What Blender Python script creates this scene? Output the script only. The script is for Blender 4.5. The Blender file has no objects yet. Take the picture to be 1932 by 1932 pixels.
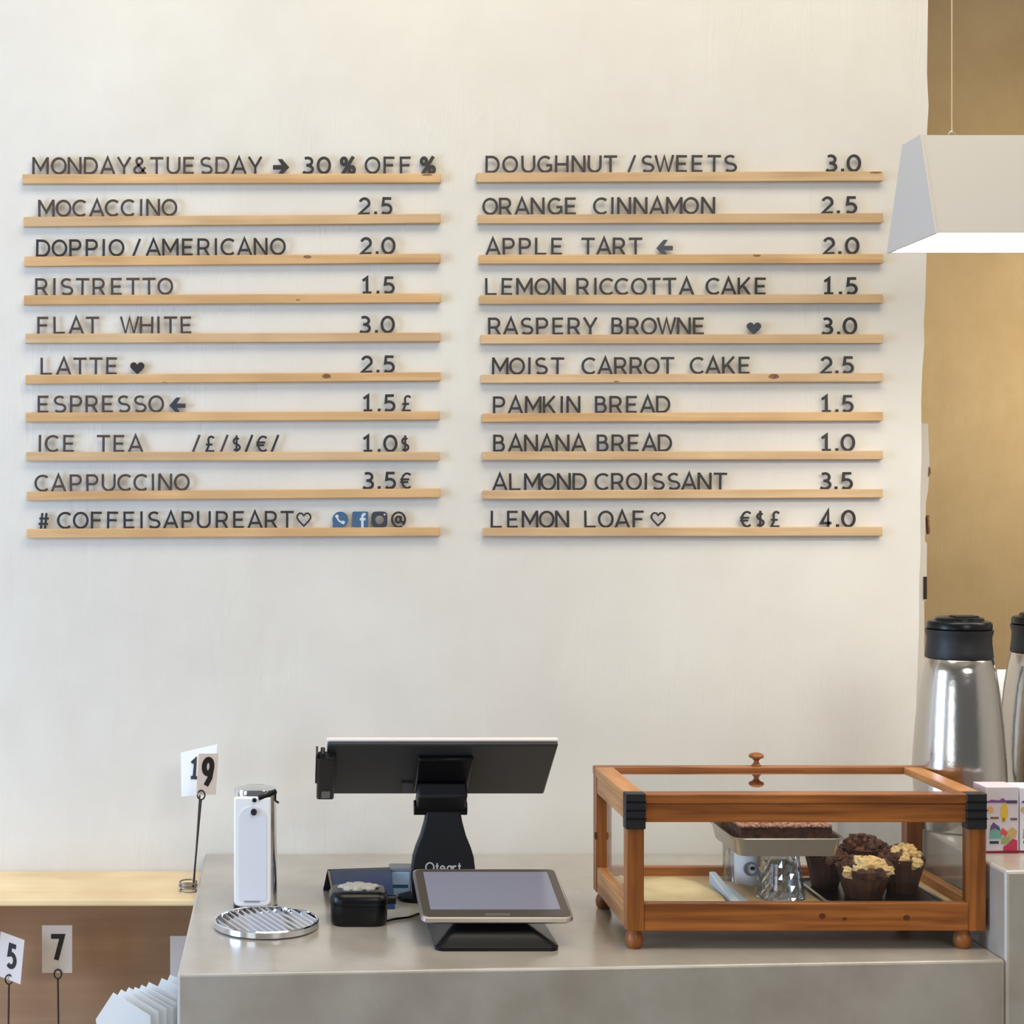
import bpy, math, random
from math import sin, cos, pi, radians
random.seed(7)
C = bpy.context.scene.collection
SC = bpy.context.scene

# ------------------------------------------------------------------ camera, world, lights, exposure
F = 3100.0                 # focal length in pixels of a 1932 px frame
K = F / 3600.0             # depths below were measured with a 3600 px focal length
ZC = 1.6463                # eye height
CX, CY = 540.0, 948.0      # vanishing point of the depth direction
cam = bpy.data.cameras.new('camera'); cam_o = bpy.data.objects.new('camera', cam); C.objects.link(cam_o)
cam_o.location = (0, 0, ZC); cam_o.rotation_euler = (pi / 2, 0, 0)
cam.sensor_width = 36.0; cam.lens = 36.0 * F / 1932.0
cam.shift_x = (966 - CX) / 1932.0; cam.shift_y = -(966 - CY) / 1932.0
cam.clip_start = 0.05
SC.camera = cam_o
SC.view_settings.view_transform = 'Standard'
SC.view_settings.look = 'None'
SC.view_settings.gamma = 1.0
SC.view_settings.exposure = 0.08
SC.view_settings.use_curve_mapping = False

def lin(c):
    c = c / 255.0
    return c / 12.92 if c <= 0.04045 else ((c + 0.055) / 1.055) ** 2.4
def rgb(r, g, b): return (lin(r), lin(g), lin(b), 1.0)

W = bpy.data.worlds.new('world'); SC.world = W; W.use_nodes = True
W.node_tree.nodes['Background'].inputs[0].default_value = (0.95, 0.98, 1.0, 1)
W.node_tree.nodes['Background'].inputs[1].default_value = 0.15

def area(name, loc, target, sx, sy, power, col):
    l = bpy.data.lights.new(name, 'AREA'); l.shape = 'RECTANGLE'; l.size = sx; l.size_y = sy
    l.energy = power; l.color = col
    o = bpy.data.objects.new(name, l); C.objects.link(o); o.location = loc
    from mathutils import Vector
    d = Vector(target) - Vector(loc)
    o.rotation_euler = d.to_track_quat('-Z', 'Y').to_euler()
    return o
area('front_key_light', (1.6, -1.2, 3.15), (0.5, 3.5, 1.7), 1.2, 0.9, 31.5, (1.000, 0.975, 0.940))  # frontal key from the upper right, set by the ledge shadows
area('window_light', (-2.9, 2.1, 1.55), (0.6, 3.3, 1.15), 1.7, 2.2, 134.0, (0.447, 0.658, 1.000))
area('ceiling_light', (0.6, 1.95, 4.1), (0.6, 2.7, 0.9), 2.8, 1.2, 57.8, (1.000, 0.900, 0.700))
area('left_front_fill', (-2.4, -0.9, 1.5), (0.6, 3.3, 1.3), 1.4, 1.9, 19.2, (0.800, 0.920, 1.000))  # cool fill added at the front left, no source of its own
area('alcove_fill', (2.75, 4.25, 2.15), (2.35, 5.15, 1.95), 0.5, 0.35, 13.5, (1.0, 0.88, 0.66))  # extra warm fill added out of view to brighten the rear wall
SC.cycles.transparent_max_bounces = 24

# ------------------------------------------------------------------ helpers
def PX(px, Y): return (px - CX) * Y / F
def PZ(py, Y): return ZC - (py - CY) * Y / F

class MB:
    def __init__(s): s.v = []; s.f = []
    def add(s, vs, fs):
        n = len(s.v); s.v += [tuple(v) for v in vs]; s.f += [tuple(i + n for i in f) for f in fs]; return s
    def box(s, x0, x1, y0, y1, z0, z1):
        return s.add([(x0,y0,z0),(x1,y0,z0),(x1,y1,z0),(x0,y1,z0),(x0,y0,z1),(x1,y0,z1),(x1,y1,z1),(x0,y1,z1)],
                     [(0,3,2,1),(4,5,6,7),(0,1,5,4),(1,2,6,5),(2,3,7,6),(3,0,4,7)])
    def hexa(s, bot, top):
        return s.add(list(bot) + list(top), [(3,2,1,0),(4,5,6,7),(0,1,5,4),(1,2,6,5),(2,3,7,6),(3,0,4,7)])
    def prism(s, poly, y0, y1):           # polygon in XZ, extruded along Y (poly counter-clockwise seen from -Y)
        n = len(poly)
        vs = [(x, y0, z) for x, z in poly] + [(x, y1, z) for x, z in poly]
        fs = [tuple(range(n)), tuple(reversed(range(n, 2 * n)))] + [(i, i + n, (i + 1) % n + n, (i + 1) % n) for i in range(n)]
        return s.add(vs, fs)
    def prism_z(s, poly, z0, z1):
        n = len(poly)
        vs = [(x, y, z0) for x, y in poly] + [(x, y, z1) for x, y in poly]
        fs = [tuple(reversed(range(n))), tuple(range(n, 2 * n))] + [(i, (i + 1) % n, (i + 1) % n + n, i + n) for i in range(n)]
        return s.add(vs, fs)
    def prism_x(s, poly, x0, x1):         # polygon in YZ
        n = len(poly)
        vs = [(x0, y, z) for y, z in poly] + [(x1, y, z) for y, z in poly]
        fs = [tuple(reversed(range(n))), tuple(range(n, 2 * n))] + [(i, (i + 1) % n, (i + 1) % n + n, i + n) for i in range(n)]
        return s.add(vs, fs)
    def lathe(s, prof, cx, cy, z0=0, n=40, wob=None):   # prof: list of (r, z)
        vs = []; fs = []
        for j, (r, z) in enumerate(prof):
            for i in range(n):
                a = 2 * pi * i / n; k = wob(a, j) if wob else 1.0
                vs.append((cx + r * k * cos(a), cy + r * k * sin(a), z0 + z))
        for j in range(len(prof) - 1):
            for i in range(n):
                a, b = j * n + i, j * n + (i + 1) % n
                fs.append((a, b, b + n, a + n))
        fs.append(tuple(reversed(range(n)))); fs.append(tuple(range((len(prof) - 1) * n, len(prof) * n)))
        return s.add(vs, fs)
    def tube(s, pts, r, n=8):
        from mathutils import Vector
        P = [Vector(p) for p in pts]; vs = []; fs = []; up = None
        for i, p in enumerate(P):
            t = (P[min(i + 1, len(P) - 1)] - P[max(i - 1, 0)]).normalized()
            if up is None:
                up = Vector((0, 0, 1)) if abs(t.z) < 0.9 else Vector((1, 0, 0))
            a = t.cross(up)
            if a.length < 1e-6: a = t.cross(Vector((1, 0, 0)))
            a.normalize(); b = t.cross(a).normalized(); up = -b if b.dot(up) < 0 else b
            b = up; a = t.cross(b).normalized()
            for k in range(n):
                q = 2 * pi * k / n; vs.append(tuple(p + a * (r * cos(q)) + b * (r * sin(q))))
        for i in range(len(P) - 1):
            for k in range(n):
                x, y = i * n + k, i * n + (k + 1) % n
                fs.append((x, y, y + n, x + n))
        fs.append(tuple(range(n))); fs.append(tuple(reversed(range((len(P) - 1) * n, len(P) * n))))
        return s.add(vs, fs)
    def blob(s, cx, cy, cz, rx, ry, rz, amp=0.15, n=10, m=7, seed=0, flat=None):
        rnd = random.Random(seed); vs = []; fs = []
        for j in range(m + 1):
            th = pi * j / m
            for i in range(n):
                a = 2 * pi * i / n; k = 1 + rnd.uniform(-amp, amp) if 0 < j < m else 1
                z = cz + rz * k * cos(th)
                if flat is not None: z = max(z, flat)
                vs.append((cx + rx * k * sin(th) * cos(a), cy + ry * k * sin(th) * sin(a), z))
        for j in range(m):
            for i in range(n):
                a, b = j * n + i, j * n + (i + 1) % n
                fs.append((a, a + n, b + n, b))
        return s.add(vs, fs)
    def rot(s, cx, cy, ang, start=0):
        c, q = cos(ang), sin(ang)
        for i in range(start, len(s.v)):
            x, y, z = s.v[i]; x -= cx; y -= cy
            s.v[i] = (cx + x * c - y * q, cy + x * q + y * c, z)
        return s

WL = {}
def thing(name, label, cat, loc, group=None):
    o = bpy.data.objects.new(name, None); C.objects.link(o); o.location = loc
    o.empty_display_size = 0.03
    o['label'] = label; o['category'] = cat
    if group: o['group'] = group
    WL[o.name] = loc
    return o

def mk(name, mb, mat, parent=None, smooth=False, bevel=0.0, segs=2, label=None, cat=None, group=None, kind=None, fix=False):
    if parent is not None: org = WL[parent.name]
    else:
        xs = [v[0] for v in mb.v]; ys = [v[1] for v in mb.v]; zs = [v[2] for v in mb.v]
        org = ((min(xs) + max(xs)) / 2, (min(ys) + max(ys)) / 2, min(zs))
    me = bpy.data.meshes.new(name)
    me.from_pydata([(x - org[0], y - org[1], z - org[2]) for x, y, z in mb.v], [], mb.f)
    me.validate()
    if fix:
        import bmesh
        bm = bmesh.new(); bm.from_mesh(me); bmesh.ops.recalc_face_normals(bm, faces=bm.faces); bm.to_mesh(me); bm.free()
    me.materials.append(mat)
    if smooth:
        me.shade_smooth(); me.set_sharp_from_angle(angle=radians(38))
    o = bpy.data.objects.new(name, me); C.objects.link(o)
    if parent is not None: o.parent = parent
    else: o.location = org
    WL[o.name] = org
    if bevel > 0:
        b = o.modifiers.new('bevel', 'BEVEL'); b.width = bevel; b.segments = segs; b.limit_method = 'ANGLE'; b.angle_limit = radians(40)
        if not smooth: me.shade_smooth(); me.set_sharp_from_angle(angle=radians(60))
    if label: o['label'] = label
    if cat: o['category'] = cat
    if group: o['group'] = group
    if kind: o['kind'] = kind
    return o

# ------------------------------------------------------------------ materials
def mat(name, col, rough=0.6, metal=0.0, noise=0.0, scale=8.0, stretch=(1, 1, 1), col2=None, bump=0.0, bscale=30.0, spec=0.5,
        emit=None, estr=0.0, coat=0.0, aniso=0.0, bdist=0.01):
    m = bpy.data.materials.new(name); m.use_nodes = True; nt = m.node_tree; N = nt.nodes; L = nt.links
    p = N['Principled BSDF']
    p.inputs['Base Color'].default_value = col; p.inputs['Roughness'].default_value = rough
    p.inputs['Metallic'].default_value = metal; p.inputs['Specular IOR Level'].default_value = spec
    p.inputs['Coat Weight'].default_value = coat; p.inputs['Coat Roughness'].default_value = 0.18; p.inputs['Anisotropic'].default_value = aniso
    tc = N.new('ShaderNodeTexCoord'); mp = N.new('ShaderNodeMapping'); mp.inputs['Scale'].default_value = stretch
    L.new(tc.outputs['Object'], mp.inputs['Vector'])
    if col2 is not None or noise:
        nz = N.new('ShaderNodeTexNoise'); nz.inputs['Scale'].default_value = scale; nz.inputs['Detail'].default_value = 5
        L.new(mp.outputs[0], nz.inputs['Vector'])
        r = N.new('ShaderNodeValToRGB'); r.color_ramp.elements[0].position = 0.33; r.color_ramp.elements[1].position = 0.68
        if col2 is None: col2 = tuple(c * (1 - noise) for c in col[:3]) + (1,)
        r.color_ramp.elements[0].color = col; r.color_ramp.elements[1].color = col2
        L.new(nz.outputs['Fac'], r.inputs[0]); L.new(r.outputs[0], p.inputs['Base Color'])
    if bump:
        n2 = N.new('ShaderNodeTexNoise'); n2.inputs['Scale'].default_value = bscale; n2.inputs['Detail'].default_value = 6
        L.new(mp.outputs[0], n2.inputs['Vector'])
        b = N.new('ShaderNodeBump'); b.inputs['Strength'].default_value = bump; b.inputs['Distance'].default_value = bdist
        L.new(n2.outputs['Fac'], b.inputs['Height']); L.new(b.outputs[0], p.inputs['Normal'])
    if emit: p.inputs['Emission Color'].default_value = emit; p.inputs['Emission Strength'].default_value = estr
    return m

def plaster(name, col, col2, strength=0.5):
    """trowelled plaster: broad ridges, fine grain and scattered scrapes as bump over a faintly mottled colour"""
    m = mat(name, col, 0.85, col2=col2, scale=1.6, spec=0.2)
    nt = m.node_tree; N = nt.nodes; L = nt.links; p = N['Principled BSDF']
    tc = N.new('ShaderNodeTexCoord')
    def nz(scale, st, detail, dist=0.0):
        mp = N.new('ShaderNodeMapping'); mp.inputs['Scale'].default_value = st; L.new(tc.outputs['Object'], mp.inputs[0])
        n = N.new('ShaderNodeTexNoise'); n.inputs['Scale'].default_value = scale; n.inputs['Detail'].default_value = detail
        n.inputs['Distortion'].default_value = dist; L.new(mp.outputs[0], n.inputs[0]); return n.outputs['Fac']
    def math_(op, a, b):
        q = N.new('ShaderNodeMath'); q.operation = op
        for i, x in enumerate((a, b)):
            if isinstance(x, (int, float)): q.inputs[i].default_value = x
            else: L.new(x, q.inputs[i])
        return q.outputs[0]
    broad = nz(4.0, (1, 1, 0.6), 3, 0.6)
    streak = nz(9.0, (2.2, 1, 0.35), 4, 0.8)
    grain = nz(45.0, (1, 1, 1), 4)
    mask = math_('GREATER_THAN', nz(3.0, (1, 1, 1), 2), 0.56)
    # thin ridges: |streak-0.5| near zero
    ridge = math_('SUBTRACT', 1.0, math_('MULTIPLY', math_('ABSOLUTE', math_('SUBTRACT', streak, 0.5), 0), 28.0))
    ridge = math_('MAXIMUM', ridge, 0.0)
    h = math_('ADD', math_('MULTIPLY', broad, 0.9), math_('MULTIPLY', grain, 0.05))
    h = math_('ADD', h, math_('MULTIPLY', math_('MULTIPLY', ridge, mask), 0.045))
    h = math_('ADD', h, math_('MULTIPLY', streak, 0.22))
    b = N.new('ShaderNodeBump'); b.inputs['Strength'].default_value = strength; b.inputs['Distance'].default_value = 0.02
    L.new(h, b.inputs['Height']); L.new(b.outputs[0], p.inputs['Normal'])
    return m

def wood(name, c1, c2, rough=0.5, axis='X', knots=0.0, gs=1.0):
    m = bpy.data.materials.new(name); m.use_nodes = True; nt = m.node_tree; N = nt.nodes; L = nt.links
    p = N['Principled BSDF']; p.inputs['Roughness'].default_value = rough; p.inputs['Specular IOR Level'].default_value = 0.35
    tc = N.new('ShaderNodeTexCoord'); mp = N.new('ShaderNodeMapping')
    st = {'X': (3, 40, 60), 'Y': (40, 3, 60), 'Z': (40, 40, 3)}[axis]
    mp.inputs['Scale'].default_value = tuple(q * gs for q in st)
    info = N.new('ShaderNodeObjectInfo'); sc = N.new('ShaderNodeVectorMath'); sc.operation = 'SCALE'
    comb = N.new('ShaderNodeCombineXYZ'); L.new(info.outputs['Random'], comb.inputs[0]); L.new(info.outputs['Random'], comb.inputs[2])
    L.new(comb.outputs[0], sc.inputs[0]); sc.inputs['Scale'].default_value = 31.0
    ad = N.new('ShaderNodeVectorMath'); ad.operation = 'ADD'
    L.new(tc.outputs['Object'], ad.inputs[0]); L.new(sc.outputs[0], ad.inputs[1])
    L.new(ad.outputs[0], mp.inputs[0])
    n = N.new('ShaderNodeTexNoise'); n.inputs['Scale'].default_value = 1.0; n.inputs['Detail'].default_value = 6; n.inputs['Distortion'].default_value = 0.8
    L.new(mp.outputs[0], n.inputs[0])
    r = N.new('ShaderNodeValToRGB'); r.color_ramp.elements[0].position = 0.3; r.color_ramp.elements[1].position = 0.72
    r.color_ramp.elements[0].color = c1; r.color_ramp.elements[1].color = c2
    L.new(n.outputs['Fac'], r.inputs[0])
    big = N.new('ShaderNodeTexNoise'); big.inputs['Scale'].default_value = 5.0; big.inputs['Detail'].default_value = 2
    L.new(ad.outputs[0], big.inputs[0])
    mx = N.new('ShaderNodeMix'); mx.data_type = 'RGBA'; mx.blend_type = 'MULTIPLY'; mx.inputs['Factor'].default_value = 0.45
    L.new(r.outputs[0], mx.inputs['A'])
    r2 = N.new('ShaderNodeValToRGB'); r2.color_ramp.elements[0].position = 0.35; r2.color_ramp.elements[1].position = 0.65
    r2.color_ramp.elements[0].color = (0.62, 0.55, 0.48, 1); r2.color_ramp.elements[1].color = (1, 1, 1, 1)
    L.new(big.outputs['Fac'], r2.inputs[0]); L.new(r2.outputs[0], mx.inputs['B'])
    L.new(mx.outputs['Result'], p.inputs['Base Color'])
    b = N.new('ShaderNodeBump'); b.inputs['Strength'].default_value = 0.15; b.inputs['Distance'].default_value = 0.001
    L.new(n.outputs['Fac'], b.inputs['Height']); L.new(b.outputs[0], p.inputs['Normal'])
    return m

def glass(name, tint=(0.985, 0.992, 0.99, 1), rough=0.0, boost=1.0):
    m = bpy.data.materials.new(name); m.use_nodes = True; nt = m.node_tree; N = nt.nodes; L = nt.links
    N.remove(N['Principled BSDF']); out = N['Material Output']
    t = N.new('ShaderNodeBsdfTransparent'); t.inputs[0].default_value = tint
    g = N.new('ShaderNodeBsdfGlossy'); g.inputs['Roughness'].default_value = rough
    lw = N.new('ShaderNodeLayerWeight'); lw.inputs[0].default_value = 0.5
    pw_ = N.new('ShaderNodeMath'); pw_.operation = 'POWER'; pw_.inputs[1].default_value = 5.0; L.new(lw.outputs['Facing'], pw_.inputs[0])
    q = N.new('ShaderNodeMath'); q.operation = 'MULTIPLY_ADD'; q.inputs[1].default_value = 0.7 * boost; q.inputs[2].default_value = 0.03 * boost; q.use_clamp = True
    L.new(pw_.outputs[0], q.inputs[0])
    mx = N.new('ShaderNodeMixShader'); L.new(q.outputs[0], mx.inputs[0]); L.new(t.outputs[0], mx.inputs[1]); L.new(g.outputs[0], mx.inputs[2])
    L.new(mx.outputs[0], out.inputs[0])
    return m

M_wall = plaster('wall_plaster', rgb(226, 221, 211), rgb(216, 210, 201), 0.30)
M_tan = plaster('tan_plaster', rgb(186, 166, 132), rgb(174, 152, 118), 0.35)
M_ceil = mat('ceiling_paint', rgb(215, 210, 200), 0.9)
M_floor = mat('floor_concrete', rgb(150, 142, 130), 0.6, col2=rgb(130, 124, 114), scale=3)
M_conc = mat('counter_concrete', rgb(184, 177, 168), 0.3, coat=0.8, col2=rgb(164, 156, 146), scale=5, bump=0.12, bscale=60, bdist=0.002, spec=0.6)
M_rail = wood('rail_beech', rgb(222, 184, 134), rgb(204, 160, 112), 0.55, 'X')
M_rail2 = wood('rail_pale_beech', rgb(216, 184, 144), rgb(200, 164, 122), 0.55, 'X')
M_shelf = wood('shelf_birch', rgb(248, 224, 180), rgb(240, 210, 160), 0.4, 'X', gs=0.6)
M_panel = wood('panel_brown', rgb(178, 144, 114), rgb(158, 126, 98), 0.6, 'X', gs=0.4)
M_pine = wood('pine_stained', rgb(184, 114, 56), rgb(104, 54, 22), 0.38, 'X')
M_pineY_lit = wood('pine_stained_depth_lit', rgb(210, 148, 86), rgb(150, 92, 46), 0.38, 'Y')  # same pine, lightened to carry the light on side and lid rails
M_pineZ = wood('pine_stained_post', rgb(180, 110, 52), rgb(104, 56, 24), 0.38, 'Z')
M_pale = wood('pale_board', rgb(228, 204, 160), rgb(206, 176, 128), 0.5, 'X', gs=0.5)
M_knot = mat('knot', rgb(150, 106, 70), 0.6, col2=rgb(104, 68, 46), scale=160)
M_knotd = mat('pine_knot', rgb(104, 50, 22), 0.5, col2=rgb(70, 32, 16), scale=160)
M_letter_lit = mat('letter_lit', rgb(76, 61, 52), 0.45, noise=0.15, scale=60)  # dark letter brown, lightened to carry the brighter light on left letters
M_letter_dim = mat('letter_dim', rgb(46, 40, 39), 0.45, noise=0.12, scale=60)  # same letter colour, darkened as its less lit copy
M_slate = mat('icon_slate', rgb(58, 62, 72), 0.4, noise=0.1, scale=60)
M_blue = mat('icon_blue', rgb(68, 100, 132), 0.4, noise=0.1, scale=60)
M_iconw = mat('icon_pale', rgb(198, 208, 218), 0.5)
M_white = mat('white_enamel', rgb(240, 240, 240), 0.35)
M_lampw = mat('lamp_white', rgb(190, 185, 180), 0.5)
M_glow = mat('lamp_diffuser', (1, 1, 1, 1), 0.5, emit=(1.0, 0.96, 0.88, 1), estr=12.0)
M_paper = mat('paper_white', rgb(250, 251, 252), 0.8, bump=0.05, bscale=40)
M_card_shaded = mat('card_shaded', rgb(214, 206, 202), 0.75)  # white card with the niche's shade put into its colour
M_ink = mat('ink_black', rgb(20, 19, 22), 0.6)
M_blk = mat('black_plastic', rgb(10, 11, 15), 0.3, noise=0.2, scale=40, spec=0.3)
M_blkm = mat('black_matte', rgb(24, 24, 28), 0.5, noise=0.2, scale=40)
M_dgrey = mat('monitor_back', rgb(44, 45, 48), 0.42, noise=0.15, scale=6)
M_screen = mat('screen_off', rgb(134, 135, 152), 0.15, spec=0.5)
M_bezel = mat('bezel_taupe', rgb(82, 74, 68), 0.3)
M_silver = mat('silver_trim', rgb(205, 198, 192), 0.28, metal=0.85)
M_chrome = mat('chrome', rgb(225, 226, 230), 0.10, metal=1.0)
M_steel = mat('brushed_steel', rgb(205, 198, 190), 0.15, metal=1.0, aniso=0.7, bump=0.03, bscale=80)
M_alu = mat('aluminium_pan', rgb(196, 192, 182), 0.34, metal=0.9)
M_wire = mat('iron_wire', rgb(52, 42, 38), 0.5, metal=0.4)
M_coil = mat('steel_wire', rgb(150, 140, 128), 0.4, metal=0.8)
M_navy = mat('navy_plastic', rgb(36, 62, 108), 0.25, noise=0.2, scale=25)
M_paleblue = mat('pale_blue_plastic', rgb(176, 206, 240), 0.4)
M_grey = mat('grey_pad', rgb(168, 165, 156), 0.7, bump=0.3, bscale=120)
M_choc = mat('chocolate_cake', rgb(112, 66, 42), 0.6, col2=rgb(62, 34, 22), scale=60, bump=0.8, bscale=90)
M_wrap = mat('brown_wrapper', rgb(98, 60, 40), 0.6, col2=rgb(64, 36, 24), scale=20)
M_crumb = mat('cream_crumb', rgb(246, 222, 170), 0.75, col2=rgb(222, 180, 114), scale=70, bump=0.6, bscale=100)
M_pink = mat('pink_crumb', rgb(226, 178, 158), 0.8, col2=rgb(150, 98, 80), scale=150, bump=0.6, bscale=150)
M_kraft = mat('baking_paper', rgb(236, 216, 172), 0.7, col2=rgb(220, 194, 142), scale=14)
M_icew = mat('pale_plastic', rgb(196, 210, 220), 0.35)
M_ceram = mat('white_ceramic', rgb(232, 230, 228), 0.25)
M_pane = glass('clear_pane')
M_lidpane = glass('lid_pane', boost=3.0)
M_crys = glass('cut_crystal', (0.80, 0.84, 0.88, 1), 0.02, 9.0)

YW = 4.058 * K            # face of the menu wall

def mottle(m, scale, lo, st=(1, 1, 1)):
    nt = m.node_tree; N = nt.nodes; L = nt.links; p = N['Principled BSDF']
    src = p.inputs['Base Color'].links[0].from_socket
    tc = N.new('ShaderNodeTexCoord'); mp = N.new('ShaderNodeMapping'); mp.inputs['Scale'].default_value = st; L.new(tc.outputs['Object'], mp.inputs[0])
    n = N.new('ShaderNodeTexNoise'); n.inputs['Scale'].default_value = scale; n.inputs['Detail'].default_value = 8; n.inputs['Roughness'].default_value = .65
    L.new(mp.outputs[0], n.inputs[0])
    r = N.new('ShaderNodeValToRGB'); r.color_ramp.elements[0].position = .35; r.color_ramp.elements[1].position = .62
    r.color_ramp.elements[0].color = lo; r.color_ramp.elements[1].color = (1, 1, 1, 1); L.new(n.outputs['Fac'], r.inputs[0])
    mx = N.new('ShaderNodeMix'); mx.data_type = 'RGBA'; mx.blend_type = 'MULTIPLY'; mx.inputs['Factor'].default_value = 1.0
    L.new(src, mx.inputs['A']); L.new(r.outputs[0], mx.inputs['B']); L.new(mx.outputs['Result'], p.inputs['Base Color'])
mottle(M_conc, 7.0, (.86, .83, .79, 1))
mottle(M_wall, 6.0, (.965, .955, .95, 1))
mottle(M_tan, 2.5, (.88, .85, .80, 1))

# ------------------------------------------------------------------ setting
edge = [(0,1751),(70,1750),(140,1749),(200,1752),(250,1749),(300,1748),(380,1750),(480,1748),(560,1746),(610,1743),(650,1744),(700,1740),
        (760,1738),(860,1739),(950,1736),(1040,1737),(1100,1734),(1180,1734),(1300,1730),(1440,1724),(1600,1722)]
poly = [(-3.0, 0.0), (PX(1722, YW), 0.0)]
poly += [(PX(x, YW), PZ(y, YW)) for y, x in reversed(edge)]
poly += [(PX(1751, YW), 4.3), (-3.0, 4.3)]
mk('wall_back', MB().prism(poly, YW, YW + 0.20), M_wall, kind='structure', fix=True)
YR = 5.2
mk('wall_rear', MB().box(1.0, 3.6, YR, YR + 0.12, 0, 4.3), M_tan, kind='structure')
mk('wall_right', MB().box(3.6, 3.72, -1.6, YR + 0.12, 0, 4.3), M_wall, kind='structure')
mk('wall_left', MB().box(-3.12, -3.0, -1.6, YW + 0.2, 0, 4.3), M_wall, kind='structure')
mk('floor', MB().box(-3.12, 3.72, -1.6, YR + 0.12, -0.1, 0), M_floor, kind='structure')
mk('ceiling', MB().box(-3.12, 3.72, -1.6, YR + 0.12, 4.3, 4.4), M_ceil, kind='structure')
# ragged jamb left standing behind the plaster edge
YJ = YW + 0.205
def jx(p): return PX(p, YJ)
def jz(p): return PZ(p, YJ)
tr = mk('trim_1', MB().prism([(jx(1715), jz(1500)), (jx(1743), jz(1500)), (jx(1744), jz(1135)), (jx(1748), jz(1132)), (jx(1749), jz(1026)),
        (jx(1745), jz(1020)), (jx(1747), jz(948)), (jx(1751), jz(925)), (jx(1754), jz(880)), (jx(1751), jz(800)), (jx(1738), jz(798)), (jx(1715), jz(798))],
        YJ, YJ + 0.05), M_wall, kind='structure', fix=True)
mk('latch_plate', MB().box(jx(1742), jx(1747.5), YJ - 0.004, YJ, jz(1130), jz(1088)), M_wire, tr)
mk('rust_spot', MB().prism([(jx(1751), jz(900)), (jx(1756), jz(893)), (jx(1755), jz(884)), (jx(1752), jz(880))], YJ - 0.003, YJ + 0.01), M_knot, tr, fix=True)
mk('rust_spot', MB().prism([(jx(1751), jz(1008)), (jx(1754), jz(1005)), (jx(1752), jz(972)), (jx(1749), jz(975))], YJ - 0.003, YJ + 0.01), M_knot, tr, fix=True)

# ------------------------------------------------------------------ concrete counter with its raised end
ZT = 0.900
yl, yr = 3.019 * K, 3.113 * K
XL, XB, XR = -0.1727, 1.1735, 2.15
ZB = ZT + 0.1455
def yf(x): return yl + (yr - yl) * (x - XL) / (XB - XL)
mk('concrete_counter', MB().hexa([(XL, yl, 0), (XB - .0005, yr, 0), (XB - .0005, YW - .001, 0), (XL, YW - .001, 0)], [(XL, yl, ZT), (XB - .0005, yr, ZT), (XB - .0005, YW - .001, ZT), (XL, YW - .001, ZT)]),
   M_conc, bevel=0.005, segs=3, label='long polished grey concrete counter carrying the till and the display case', cat='counter')
mk('concrete_block', MB().hexa([(XB, yf(XB), 0), (XR, yf(XR), 0), (XR, YW - .001, 0), (XB, YW - .001, 0)],
   [(XB, yf(XB), ZB), (XR, yf(XR), ZB), (XR, YW - .001, ZB), (XB, YW - .001, ZB)]), M_conc, bevel=0.006, segs=3,
   label='higher grey concrete block right of the display case, carrying the steel jugs', cat='counter')

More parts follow.
